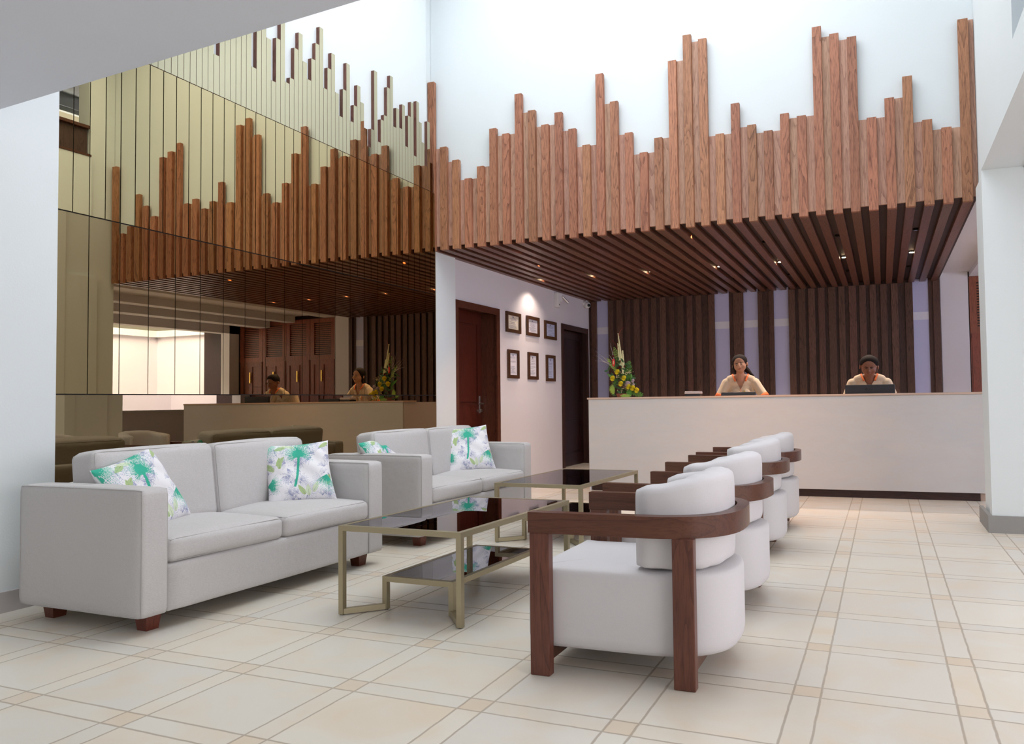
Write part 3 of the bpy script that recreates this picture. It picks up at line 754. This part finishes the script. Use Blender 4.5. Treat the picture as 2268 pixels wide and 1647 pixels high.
def pillow(loc, yaw, pitch, roll, label, sc=1.0):
    o = bpy.data.objects.new('patterned_cushion', pm); C.objects.link(o)
    o.matrix_world = Matrix.Translation(loc) @ Matrix.Rotation(yaw, 4, 'Z') @ Matrix.Rotation(pitch, 4, 'X') @ Matrix.Rotation(roll, 4, 'Y') @ Matrix.Scale(sc, 4)
    setp(o, label, 'cushion', 'palm print cushions on the sofas')
# local -Y is the printed face towards the viewer; yaw turns it towards +X
pillow((-3.625, 4.09, .628), R(52), R(-24), R(-3), 'palm print cushion with a big green palm, leaning at the far end of nearest sofa', .95)
pillow((-3.72, 3.03, .615), R(100), R(-26), R(-14), 'white palm print cushion half hidden behind the near armrest of the nearest sofa')
pillow((-3.62, 6.28, .645), R(48), R(-24), R(-4), 'white palm print cushion standing at the far end of the farther sofa')
pillow((-3.76, 5.20, .610), R(100), R(-30), R(-8), 'palm print cushion mostly hidden behind the near armrest of the farther sofa')

# ------------------------------------------------------------------ coffee tables
def make_table(label):
    W_, L, H, t = .735, 1.25, .457, .028
    T = thing('coffee_table', label, 'coffee table', (0, 0, 0), 0, 'glass coffee tables between sofas and armchairs')
    a, c_ = W_/2, L/2
    b = BM()
    box(b, -a, a, -c_, -c_+t, H-t, H-.001); box(b, -a, a, c_-t, c_, H-t, H-.001); box(b, -a, -a+t, -c_+t, c_-t, H-t, H-.001); box(b, a-t, a, -c_+t, c_-t, H-t, H-.001)
    obj('top_frame', b, M['gold'], T)
    b = BM(); box(b, -a+t-.001, a-t+.001, -c_+t-.001, c_-t+.001, H-.010, H-.002); obj('glass_top', b, M['smoked'], T)
    i, j, hs = a-.15, c_-.16, .175
    b = BM(); box(b, -i, i, -j, -j+t, hs-t, hs); box(b, -i, i, j-t, j, hs-t, hs); box(b, -i, -i+t, -j+t, j-t, hs-t, hs); box(b, i-t, i, -j+t, j-t, hs-t, hs)
    obj('shelf_frame', b, M['gold'], T)
    b = BM(); box(b, -i+t-.001, i-t+.001, -j+t-.001, j-t+.001, hs-.009, hs-.001); obj('glass_shelf', b, M['smoked'], T)
    for sx in (-1, 1):
        for sy in (-1, 1):
            b = BM(); x0, y0 = sx*(a-t/2), sy*(c_-t/2); x1, y1 = sx*(i-t/2), sy*(j-t/2); h = t/2
            box(b, x0-h, x0+h, y0-h, y0+h, .004, H-t)
            box(b, x1-h, x1+h, y1-h, y1+h, .004, hs-t)
            d = Vector((x1-x0, y1-y0, 0)); n_ = Vector((-d.y, d.x, 0)).normalized()*h
            q = [Vector((x0, y0, 0))+n_, Vector((x1, y1, 0))+n_, Vector((x1, y1, 0))-n_, Vector((x0, y0, 0))-n_]
            lo = [b.verts.new((p.x, p.y, .004)) for p in q]; hi = [b.verts.new((p.x, p.y, .004+t)) for p in q]
            b.faces.new(lo); b.faces.new(hi)
            for k in range(4): b.faces.new((lo[k], lo[(k+1) % 4], hi[(k+1) % 4], hi[k]))
            lg = obj('leg', b, M['gold'], T)
            b = BM(); cyl(b, (x0, y0, 0), (x0, y0, .005), .011, n=12); cyl(b, (x1, y1, 0), (x1, y1, .005), .011, n=12); obj('foot_pad', b, M['black'], lg)
    return T
tab = make_table('smoked glass coffee table with champagne metal frame in front of the nearest sofa')
tab.location = (-2.262, 3.885, 0); tab.rotation_euler = (0, 0, R(-2.0))
dup(tab, (-2.45, 5.93, 0), R(-2.0), 'smoked glass coffee table farther back, between the farther sofa and the desk')

# ------------------------------------------------------------------ armchairs (face -X, origin at front centre)
def outline(hw, xs, a, n=2.6, seg=26, x0=0.0):
    """U outline from near front (y=-hw) round the back to the far front"""
    pts = [(x0+(xs-x0)*k/6, -hw) for k in range(6)]
    for k in range(seg+1):
        t = -math.pi/2+math.pi*k/seg
        c_, s_ = math.cos(t), math.sin(t)
        pts.append((xs+a*abs(c_)**(2/n), hw*math.copysign(abs(s_)**(2/n), s_)))
    pts += [(x0+(xs-x0)*(5-k)/6, hw) for k in range(6)]
    return pts
def offset(pts, d):
    out = []
    for i, p in enumerate(pts):
        a = Vector(pts[max(0, i-1)]); c_ = Vector(pts[min(len(pts)-1, i+1)]); t = (c_-a).normalized(); nrm = Vector((-t.y, t.x))
        out.append((p[0]+nrm.x*d, p[1]+nrm.y*d))
    return out
def make_chair(label):
    ch = thing('armchair', label, 'armchair', (0, 0, 0), 0, 'barrel armchairs in a row facing the sofas')
    H = .64; RH = .082; TH = .05
    o_ = outline(.365, .42, .39); i_ = offset(o_, TH)
    b = BM(); ring = []
    for (x, y), (u, v_) in zip(o_, i_):
        ring.append([b.verts.new(p) for p in ((x, y, H-RH), (x, y, H), (u, v_, H), (u, v_, H-RH))])
    for A, B in zip(ring, ring[1:]):
        for k in range(4): b.faces.new((A[k], A[(k+1) % 4], B[(k+1) % 4], B[k]))
    b.faces.new(ring[0]); b.faces.new(ring[-1][::-1])
    sharp = [e for e in b.edges if len(e.link_faces) == 2 and e.calc_face_angle(0) > .9]
    bmesh.ops.bevel(b, geom=sharp, offset=.004, segments=2, affect='EDGES')
    obj('arm_rail', b, M['chair_wood_x'], ch, smooth='auto')
    for sy in (-1, 1):
        for x0, yo in ((.005, .363), (.585, .348)):
            b = BM(); y1 = sy*yo; y0 = sy*(yo-.046)
            box(b, x0, x0+.083, min(y0, y1), max(y0, y1), 0, H-RH+.0005); bevel(b, .004, 2); obj('leg', b, M['chair_wood_z'], ch)
    b = BM(); box(b, .02, .07, -.318, .318, .045, .095); box(b, .60, .65, -.30, .30, .045, .095); obj('stretcher', b, M['chair_wood_x'], ch)
    # drum seat
    so = outline(.312, .40, .385, x0=-.02); so = [Vector(p) for p in so]
    full = so
    prof = [(.06, .092), (.035, .094), (.016, .102), (.005, .118), (0, .15), (0, .37), (.001, .392), (.004, .403), (.009, .409), (.018, .413), (.035, .416), (.06, .418), (.12, .421), (.2, .423)]
    cx_ = Vector((.36, 0)); b = BM(); rings = []
    # denser closed outline including the front edge
    n0 = len(full); front = [full[-1].lerp(full[0], k/8) for k in range(1, 8)]
    loop = list(full)+front
    def inset(d):
        out = []
        for i, p in enumerate(loop):
            a = loop[i-1]; c_ = loop[(i+1) % len(loop)]; t = (c_-a).normalized(); nrm = Vector((-t.y, t.x)); out.append(p+nrm*d)
        return out
    for d, z in prof:
        if d > .08: pts = [cx_+(p-cx_)*(1-(d-.06)/.34) for p in inset(.06)]
        else: pts = inset(d)
        rings.append([b.verts.new((p.x, p.y, z)) for p in pts])
    for A, B in zip(rings, rings[1:]):
        for k in range(len(A)): b.faces.new((A[k], A[(k+1) % len(A)], B[(k+1) % len(A)], B[k]))
    b.faces.new(rings[0][::-1]); b.faces.new(rings[-1])
    obj('seat', b, M['chair_fabric'], ch, smooth='auto')
    # wrap-round back cushion
    path = outline(.365, .42, .39, seg=60); path = offset(path, .062)
    path = [p for p in path if p[0] > .405]
    b = BM(); rings = []; L_ = len(path); TK = .135
    inn = offset(path, TK)
    for k, (p, q) in enumerate(zip(path, inn)):
        t = k/(L_-1); s_ = math.sin(math.pi*t); endr = min(1, min(t, 1-t)/.035); er = math.sqrt(max(0, 1-(1-endr)**2))*.6+.4
        zt = .738+.046*s_**1.2; zb = .427; m_ = (Vector(p)+Vector(q))/2; hw = (Vector(q)-Vector(p))/2*er
        zt -= (1-er)*.03; zb += (1-er)*.01
        cr = []
        for (a_, z_) in ((-1, .10), (-1.02, .3), (-1.03, .55), (-1.02, .82), (-.98, .92), (-.9, .97), (-.7, 1.0), (-.3, 1.02), (.2, 1.02), (.65, .995), (.9, .96), (1.0, .88), (1.03, .7), (1.04, .45), (1.01, .2), (.94, .05), (.7, 0), (0, -.01), (-.7, 0), (-.95, .03)):
            wr = .0025*math.sin(31*t+9*z_)*math.sin(17*t)
            P_ = m_+hw*(a_+wr/.07); cr.append(b.verts.new((P_.x, P_.y, zb+(zt-zb)*z_+wr)))
        rings.append(cr)
    for A, B in zip(rings, rings[1:]):
        for k in range(len(A)): b.faces.new((A[k], A[(k+1) % len(A)], B[(k+1) % len(A)], B[k]))
    b.faces.new(rings[0]); b.faces.new(rings[-1][::-1])
    obj('back_cushion', b, M['chair_fabric'], ch, smooth=True)
    return ch
chair = make_chair('white and walnut barrel armchair closest to the camera')
chair.location = (-1.345, 3.160, 0)
dup(chair, (-1.385, 4.235, 0), R(-5.5), 'white and walnut barrel armchair second in the row, just behind the closest one')
dup(chair, (-1.455, 5.615, 0), 0, 'white and walnut barrel armchair third in the row, second from the desk')
dup(chair, (-1.475, 6.645, 0), 0, 'white and walnut barrel armchair last in the row, closest to the reception desk')

# ------------------------------------------------------------------ people behind the desk
M['skin1'] = mat('brown_skin', (.46, .24, .15), .5, spec=.4)
M['skin2'] = mat('dark_brown_skin', (.26, .11, .065), .48, spec=.4)
M['hair'] = mat('black_hair', (.014, .009, .008), .75, spec=.2)
M['tunic'] = fabric_mat('cream_tunic', (.74, .60, .44), dark=.92, bump=.15)
M['orange'] = mat('orange_trim', (.90, .20, .05), .7)
M['trousers'] = mat('dark_trousers', (.03, .03, .035), .8)
M['eye'] = mat('dark_eye', (.02, .012, .01), .3)
M['eyewhite'] = mat('eye_white', (.55, .5, .46), .4)
M['lips'] = mat('lips', (.30, .09, .07), .45)
M['badge'] = mat('name_badge', (.8, .8, .75), .4)
M['badge_gold'] = mat('badge_gold', (.6, .5, .1), .4)
def remesh(name, bm, m, parent, vox=.007, mw_=None, cut=None, sm=3):
    me = bpy.data.meshes.new(name); bmesh.ops.recalc_face_normals(bm, faces=bm.faces); bm.to_mesh(me); bm.free()
    o = bpy.data.objects.new(name, me); C.objects.link(o)
    md = o.modifiers.new('r', 'REMESH'); md.mode = 'VOXEL'; md.voxel_size = vox
    md2 = o.modifiers.new('s', 'SMOOTH'); md2.iterations = sm; md2.factor = .5
    dg = bpy.context.evaluated_depsgraph_get(); dg.update()
    me2 = bpy.data.meshes.new_from_object(o.evaluated_get(dg)); bpy.data.objects.remove(o)
    if cut:
        b = BM(); b.from_mesh(me2); bmesh.ops.delete(b, geom=[f for f in b.faces if cut(f.calc_center_median())], context='FACES'); b.to_mesh(me2); b.free()
    me2.materials.clear(); me2.materials.append(m)
    for p_ in me2.polygons: p_.use_smooth = True; p_.material_index = 0
    o2 = bpy.data.objects.new(name, me2); C.objects.link(o2); o2.parent = parent
    return o2
def caps(bm, pts, rad, n=12):
    tube(bm, pts, rad, n); ball(bm, pts[0], rad[0], 12); ball(bm, pts[-1], rad[-1], 12)
def person(loc, rz, label, H, neck, headrot, skin, kind, elbow, hand, broad):
    """H = chin height, neck = (x, y) of the head centre relative to the hips"""
    pr = thing('person', label, 'person', loc, rz)
    sh = H-(.095 if kind == 1 else .055); sw_ = .175*broad
    nx, ny = neck
    hc = Vector((nx, ny-.005, H+.105)); hr = Euler(headrot).to_matrix()
    def hp(x, y, z): return hc+hr @ Vector((x, y, z))
    def body(bm, g=0.0, arms=True, legs=True, head=True):
        ell = lambda c_, r_: ball(bm, c_, tuple(q+g for q in r_), 18)
        ell((nx*.55, ny*.5+.02, sh-.13), (.150*broad, .098, .16)); ell((nx*.4, ny*.3+.02, sh-.30), (.130*broad, .09, .14)); ell((0, .02, .93), (.155*broad, .105, .13))
        ell((nx*.8, ny*.75+.02, sh-.03), (.135*broad, .062, .062))
        for s_ in (-1, 1):
            caps(bm, [(nx*.85+s_*.03, ny*.8+.03, sh+.050), (nx*.8+s_*.13, ny*.72+.025, sh+.010)], [.044+g, .046+g])
            if kind == 1: ell((nx*.6+s_*.062, ny*.5-.05, sh-.18), (.062, .05, .07))
            else: ell((nx*.6+s_*.068, ny*.5-.058, sh-.18), (.062, .05, .064))
            S0 = Vector((nx*.8+s_*sw_, ny*.7+.02, sh-.035)); E0 = Vector((s_*elbow[0], elbow[1], elbow[2]))
            Hn = Vector((s_*hand[0], hand[1], hand[2]))
            if arms is True or arms == 'sleeve':
                end = E0 if arms is True else S0.lerp(E0, .72)
                k_ = 1 if arms is True else .72
                caps(bm, [S0, S0.lerp(end, .5), end], [.052+g, (.046+g*1.3), (.040 if arms is True else .044)+g*1.5])
            if arms is True:
                caps(bm, [E0, E0.lerp(Hn, .5), Hn], [.038+g, .034+g, .024+g])
                d = (Hn-E0).normalized(); d = Vector((d.x, d.y, min(d.z, 0))).normalized(); sd = d.cross(Vector((0, 0, 1))).normalized()
                pc = Hn+d*.045; caps(bm, [Hn+d*.02, pc, pc+d*.035], [.022, .026, .024])
                for f in range(4):
                    b0 = pc+d*.045+sd*(-.027+.018*f); ln = (.062, .072, .067, .052)[f]
                    caps(bm, [b0, b0+d*ln*.55+Vector((0, 0, .004)), b0+d*ln+Vector((0, 0, -.012))], [.0088, .0082, .0072], 8)
                tb = Hn+d*.03-sd*s_*.026; caps(bm, [tb, tb+d*.03-sd*s_*.02, tb+d*.055-sd*s_*.024], [.010, .0095, .008], 8)
            if legs:
                caps(bm, [(s_*.085, .02, .90), (s_*.088, .0, .50), (s_*.088, .03, .09)], [.085+g, .056+g, .038+g])
                if g == 0: ball(bm, (s_*.088, -.03, .035), (.042, .12, .035), 14)
        if head:
            caps(bm, [(nx*.85, ny*.8+.025, sh-.03), (nx, ny+.018, H+.02)], [.058, .050 if kind == 1 else .056])
            w_ = 1.22 if kind == 1 else 1.34
            b2 = BM()
            ball(b2, (0, .018, .035), (.073*w_, .090, .088), 24); ball(b2, (0, -.012, -.02), (.062*w_, .072, .075), 24)
            ball(b2, (0, -.028, -.072), (.038*w_, .045, .034), 18)
            for s_ in (-1, 1):
                ball(b2, (s_*.036*w_, -.045, -.028), (.026, .028, .028), 14)
                ball(b2, (s_*.076*w_, .015, -.008), (.009, .018, .028), 12)
            tube(b2, [(0, -.082, .022), (0, -.093, .0), (0, -.103, -.020), (0, -.086, -.032)], [.006, .009, .0125, .010], 10)
            for s_ in (-1, 1): ball(b2, (s_*.011, -.088, -.025), (.0085, .010, .008), 10)
            ball(b2, (0, -.080, -.052), (.022, .010, .011), 12)
            bmesh.ops.transform(b2, matrix=Matrix.Translation(hc) @ hr.to_4x4(), verts=b2.verts)
            m_ = bpy.data.meshes.new('t'); b2.to_mesh(m_); b2.free(); bm.from_mesh(m_); bpy.data.meshes.remove(m_)
        return bm
    remesh('body', body(BM()), skin, pr, .006)
    zv = sh-.115 if kind == 1 else sh-.10; fy = ny*.6-.03
    def vcut(c_):
        return (c_.y < ny*.9+.0 and abs(c_.x-nx*.85) < (c_.z-zv)*.50+.002 and c_.z > zv) or (c_.z > sh+.072 and abs(c_.x-nx*.85) < .09)
    bt = BM(); body(bt, .013, 'sleeve', False, False)
    ball(bt, (0, .02, .88), (.175*broad, .125, .16), 18)
    remesh('tunic', bt, M['tunic'], pr, .0055, cut=vcut, sm=8)
    # collar, cuffs, buttons
    for s_ in (-1, 1):
        b = BM(); pts = []
        for t in (.38, .5, .65, .8, 1):
            z = zv+.05+(sh+.085-zv-.05)*t; x = nx*.85+s_*((z-zv)*.50+.004-.012*t*t)
            yb = ny*.8-.078+.085*t**1.3
            pts.append((x, yb, z))
        for (x, y, z), (x2, y2, z2) in zip(pts, pts[1:]):
            v = [b.verts.new(q) for q in ((x-s_*.003, y, z), (x+s_*.018, y-.002, z-.006), (x2+s_*.018, y2-.002, z2-.006), (x2-s_*.003, y2, z2))]; b.faces.new(v)
        bmesh.ops.remove_doubles(b, verts=b.verts, dist=.0001)
        o = obj('collar', b, M['orange'], pr, smooth=True); md = o.modifiers.new('t', 'SOLIDIFY'); md.thickness = .006; md.offset = 0
        S0 = Vector((nx*.8+s_*sw_, ny*.7+.02, sh-.035)); E0 = Vector((s_*elbow[0], elbow[1], elbow[2])); d = E0-S0
        b = BM(); cyl(b, S0+d*.70, S0+d*.88, .064, .066, n=24, cap=False); o = obj('cuff', b, M['orange'], pr, smooth=True); md = o.modifiers.new('t', 'SOLIDIFY'); md.thickness = .004
        b = BM(); ball(b, hp(s_*.031, -.083, .006), (.0125, .006, .0055 if kind == 1 else .0035), 14); obj('eye', b, M['eye'], pr, smooth=True)
        if kind == 1:
            b = BM(); ball(b, hp(s_*.031-.007, -.0855, .006), (.003, .003, .003), 8); ball(b, hp(s_*.031+.008, -.0855, .006), (.003, .003, .003), 8); obj('eye_white', b, M['eyewhite'], pr, smooth=True)
        b = BM(); tube(b, [hp(s_*.014, -.088, .021), hp(s_*.032, -.087, .026), hp(s_*.050, -.076, .020)], [.003, .0034, .0015], 8); obj('eyebrow', b, M['hair'], pr, smooth=True)
    b = BM(); tube(b, [hp(-.024, -.080, -.050), hp(-.010, -.090, -.0525), hp(0, -.092, -.053), hp(.010, -.090, -.0525), hp(.024, -.080, -.050)], [.002, .0052, .0058, .0052, .002], 8)
    obj('lips', b, M['lips'], pr, smooth=True)
    if kind == 1:
        b = BM()
        for k in range(3): ball(b, (nx*.85+.004, ny*.6-.118-.004*k, zv-.0-.022*k), .007, 10)
        obj('button', b, M['orange'], pr, smooth=True)
        b = BM(); box(b, nx*.6+.055, nx*.6+.09, ny*.5-.132, ny*.5-.127, sh-.145, sh-.133); obj('name_badge', b, M['badge'], pr)
        b = BM(); box(b, nx*.6+.036, nx*.6+.054, ny*.5-.134, ny*.5-.129, sh-.147, sh-.131); obj('badge_logo', b, M['badge_gold'], pr)
    # hair
    hb = BM(); w_ = 1.20 if kind == 1 else 1.30
    ball(hb, (0, .028, .042), (.083*w_, .094, .092), 32)
    def inv(p_): return p_
    if kind == 1:
        caps(hb, [(-.076, .0, .03), (-.080, .01, -.03), (-.072, .02, -.085)], [.018, .020, .016]); caps(hb, [(.074, .02, .03), (.078, .045, -.03)], [.014, .012])
        caps(hb, [(.02, .09, -.02), (.07, .085, -.09), (.105, .07, -.145), (.14, .06, -.17)], [.035, .034, .024, .008]); caps(hb, [(-.03, .09, -.02), (-.07, .06, -.10), (-.062, .03, -.13)], [.035, .032, .018])
        cutf = lambda c_: c_.y < -.015 and abs(c_.x+.004) < .058 and c_.z < .052-abs(c_.x-.02)*.5 and c_.z > -.3
    else:
        ball(hb, (0, .085, .075), (.055, .05, .05), 20)
        cutf = lambda c_: (c_.y < -.005 and c_.z < .058-abs(c_.x)*.35) or c_.z < -.035
    me_o = remesh('hair', hb, M['hair'], pr, .006, cut=cutf, sm=2)
    me_o.data.transform(Matrix.Translation(hc) @ hr.to_4x4())
    md = me_o.modifiers.new('t', 'SOLIDIFY'); md.thickness = .004
    b = BM()
    for s_ in (-1, 1): caps(b, [(s_*.085, .02, .92), (s_*.09, .0, .50), (s_*.09, .03, .10)], [.100, .075, .065])
    ball(b, (0, .02, .92), (.17*broad, .12, .12), 18); remesh('trousers', b, M['trousers'], pr, .012)
    return pr
person((-1.715, 9.98, 0), R(8), 'smiling person with dark tied back hair in a cream tunic with orange collar', 1.405, (-.02, -.14), (R(4), R(-9), R(-6)), M['skin1'], 1,
       (.30, -.14, 1.06), (.20, -.40, .80), 1.03)
person((-.155, 9.80, 0), R(0), 'person with short black hair looking down behind the black monitor, in cream tunic', 1.325, (0, -.18), (R(20), R(3), 0), M['skin2'], 2,
       (.29, -.12, .98), (.12, -.42, .80), 1.10)

# ------------------------------------------------------------------ flower arrangement on the desk
fx, fy, fz = -2.945, 8.90, 1.113
fl = thing('flower_arrangement', 'tall flower arrangement with yellow blooms and palm leaves at the left end of the desk', 'flowers', (fx, fy, fz))
PX = .0055
def fp(px, py, dy=0.0): return Vector((fx+(px-1378)*PX, fy+dy, fz+(880-py)*PX))
G = {'dark': mat('dark_leaf', (.03, .10, .025), .5), 'mid': mat('green_leaf', (.10, .28, .04), .5), 'lime': mat('lime_leaf', (.33, .50, .08), .5), 'olive': mat('olive_leaf', (.22, .30, .06), .55)}
M['yellow'] = mat('yellow_petal', (.98, .84, .05), .6); M['cream'] = mat('cream_bloom', (.80, .74, .42), .6); M['red'] = mat('red_spathe', (.75, .03, .03), .25)
M['maroon'] = mat('maroon_petal', (.20, .01, .015), .6); M['pinkwhite'] = mat('pink_white_petal', (.72, .60, .66), .6); M['twig'] = mat('grey_twig', (.50, .44, .44), .7)
M['redtwig'] = mat('red_twig', (.35, .05, .03), .6); M['beige'] = mat('beige_bud', (.62, .50, .30), .6); M['pot'] = mat('terracotta_dish', (.30, .10, .06), .7)
def blade(bm, p0, p1, wd, up=(0, -1, 0), bend=.0, n=6, mi=0):
    p0, p1 = Vector(p0), Vector(p1); d = p1-p0; sd = d.cross(Vector(up)).normalized(); prev = None
    for k in range(n+1):
        t = k/n; c_ = p0+d*t+Vector((0, 0, bend*math.sin(math.pi*t)*d.length)); w_ = wd*math.sin(math.pi*(.08+.92*t))**.8
        cur = (bm.verts.new(c_-sd*w_), bm.verts.new(c_+Vector(up)*wd*.3), bm.verts.new(c_+sd*w_))
        if prev:
            bm.faces.new((prev[0], prev[1], cur[1], cur[0])); bm.faces.new((prev[1], prev[2], cur[2], cur[1]))
        prev = cur
def frond(p0, p1, ln, nn, m, spread=1.0, name='palm_leaf', wd=.006):
    b = BM(); p0, p1 = Vector(p0), Vector(p1); d = p1-p0; sd = Vector((d.z, 0, -d.x)).normalized()
    tube(b, [p0, p1], [.003, .001], 5)
    for k in range(nn):
        t = (k+.5)/nn; q = p0+d*t; l_ = ln*(math.sin(math.pi*(.15+.8*t)))
        for s_ in (-1, 1): blade(b, q, q+(sd*s_*spread+d.normalized()*.8).normalized()*l_+Vector((0, random.uniform(-.02, .02), 0)), wd, n=4)
    obj(name, b, m, fl, world=True)
def fan_leaf(c_, r, a0, a1, nn, m, name='palm_leaf'):
    b = BM()
    for k in range(nn):
        a = R(a0+(a1-a0)*k/(nn-1)); blade(b, c_, Vector(c_)+Vector((math.cos(a), random.uniform(-.1, .1), math.sin(a)))*r, .007, n=4)
    obj(name, b, m, fl, world=True)
def bloom(c_, r, m, nn=46, name='bloom'):
    b = BM(); c_ = Vector(c_); rnd = random.Random(int(c_.x*1e4))
    for k in range(nn):
        th = math.acos(1-1.3*(k+.5)/nn); ph = k*2.39996
        d = Vector((math.sin(th)*math.cos(ph), -math.cos(th), math.sin(th)*math.sin(ph)))
        sd = d.cross(Vector((.3, .2, 1))).normalized(); l_ = r*rnd.uniform(.85, 1.08)
        v = [b.verts.new(q) for q in (c_+d*l_*.2, c_+d*l_*.8-sd*r*.28, c_+d*l_, c_+d*l_*.8+sd*r*.28)]; b.faces.new(v)
    ball(b, c_+Vector((0, r*.1, 0)), r*.55, 10)
    obj(name, b, m, fl, world=True)
b = BM(); cyl(b, (fx-.03, fy, fz+.001), (fx-.03, fy, fz+.045), .075, .09, n=24); obj('dish', b, M['pot'], fl, world=True)
b = BM()
for k in range(90):
    c_ = fp(random.gauss(1375, 13), random.uniform(800, 876), random.uniform(-.05, .06)); c_.x += (c_.z-fz)*-.12
    a = random.uniform(0, 6.28); blade(b, c_, c_+Vector((math.cos(a), random.uniform(-.7, .1), math.sin(a)*.8))*random.uniform(.04, .09), .013, n=4)
obj('foliage', b, G['dark'], fl, world=True)
frond(fp(1368, 815), fp(1352, 768), .055, 12, G['olive']); frond(fp(1378, 850), fp(1386, 800, .02), .075, 14, G['mid']); frond(fp(1362, 830), fp(1336, 792), .04, 12, G['lime'])
fan_leaf(fp(1352, 862), .075, 110, 260, 13, G['lime']); fan_leaf(fp(1383, 870, -.06), .085, -55, 60, 11, G['mid']); fan_leaf(fp(1382, 874, -.08), .075, 175, 350, 11, G['lime'])
frond(fp(1388, 868, -.04), fp(1422, 876, -.06), .05, 10, G['mid']); 
b = BM(); blade(b, fp(1358, 845), fp(1334, 826), .018); blade(b, fp(1356, 850), fp(1344, 828), .014); blade(b, fp(1392, 845), fp(1390, 826), .02); blade(b, fp(1360, 852), fp(1346, 847), .012); obj('broad_leaf', b, G['mid'], fl, world=True)
for x, y in ((1364, 824), (1353, 838), (1379, 838), (1372, 850), (1389, 857), (1399, 860), (1408, 865)): bloom(fp(x, y, -.085), .036, M['yellow'], 80, name='yellow_bloom')
for x, y, r in ((1387, 851, .045), (1399, 844, .026), (1400, 853, .02)): bloom(fp(x, y, -.07), r, M['pinkwhite'], 60, name='pale_pink_bloom')
for x, y, r in ((1368, 814, .021), (1379, 812, .014), (1353, 789, .016), (1369, 800, .012)): bloom(fp(x, y, -.05), r, M['maroon'], name='dark_red_bloom')
b = BM()
for (a0, a1) in (((1374, 828), (1362, 738)), ((1367, 810), (1361, 760)), ((1375, 815), (1372, 776))):
    q0, q1 = fp(*a0, -.02), fp(*a1); pts = [q0.lerp(q1, t) for t in (0, .25, .5, .75, 1)]; b2 = BM(); tube(b2, pts, [.012, .013, .011, .009, .004], 8)
    for k in range(90):
        t = random.random(); c_ = q0.lerp(q1, t); a = random.uniform(0, 6.28); rr = .013*(1-t*.6); ball(b2, c_+Vector((math.cos(a)*rr, math.sin(a)*rr, 0)), .004, 5)
    obj('cream_flower_spike', b2, M['cream'], fl, world=True)
b.free()
b = BM(); c_ = fp(1354, 803, -.06); ball(b, c_, (.019, .006, .048), 16); obj('red_spathe', b, M['red'], fl, world=True, smooth=True)
b = BM(); tube(b, [c_+Vector((0, -.008, -.02)), c_+Vector((.006, -.02, .02))], .004, 8); obj('spadix', b, M['cream'], fl, world=True)
b = BM()
for x0, y0, x1, y1 in ((1350, 815, 1310, 775), (1348, 812, 1311, 785), (1345, 808, 1308, 797), (1340, 803, 1318, 797), (1352, 800, 1341, 758), (1352, 795, 1344, 765), (1350, 800, 1332, 779), (1356, 812, 1328, 790)):
    q0, q1 = fp(x0, y0), fp(x1, y1, random.uniform(-.05, .05)); tube(b, [q0, q0.lerp(q1, .5)+Vector((0, 0, random.uniform(-.01, .02))), q1], [.0022, .0018, .0008], 5)
obj('dry_twig', b, M['twig'], fl, world=True)
b = BM(); tube(b, [fp(1364, 745), fp(1367, 732), fp(1377, 724)], [.0028, .0024, .001], 6); tube(b, [fp(1362, 775), fp(1356, 762), fp(1348, 752)], [.0025, .002, .001], 6); obj('red_twig', b, M['redtwig'], fl, world=True)
b = BM()
for k in range(70):
    x, y = random.choice(((1375, 822), (1385, 828), (1365, 834), (1380, 860), (1372, 866), (1390, 824))); ball(b, fp(random.gauss(x, 4), random.gauss(y, 2.5), -.08+random.uniform(-.01, .02)), .0045, 5)
obj('small_buds', b, M['beige'], fl, world=True)

# ------------------------------------------------------------------ patio parasol (seen in the mirror)
r = thing('patio_parasol', 'cream canvas parasol outside on the patio, seen at the left edge of the mirror', 'parasol', (5.6, 9.3, 0))
b = BM(); top = Vector((5.6, 9.3, 2.75)); n = 8; rr = 1.0
ring = [b.verts.new((5.6+rr*math.cos(2*math.pi*k/n), 9.3+rr*math.sin(2*math.pi*k/n), 2.05)) for k in range(n)]; tv = b.verts.new(top)
for k in range(n): b.faces.new((ring[k], ring[(k+1) % n], tv))
o = obj('canopy', b, M['canvas'], r, world=True); md = o.modifiers.new('t', 'SOLIDIFY'); md.thickness = .01
b = BM(); cyl(b, (5.6, 9.3, .0), (5.6, 9.3, 2.73), .025); obj('pole', b, M['wall'], r, world=True)
b = BM(); cyl(b, (5.6, 9.3, .0), (5.6, 9.3, .06), .28, n=24); obj('base', b, M['skirting'], r, world=True)
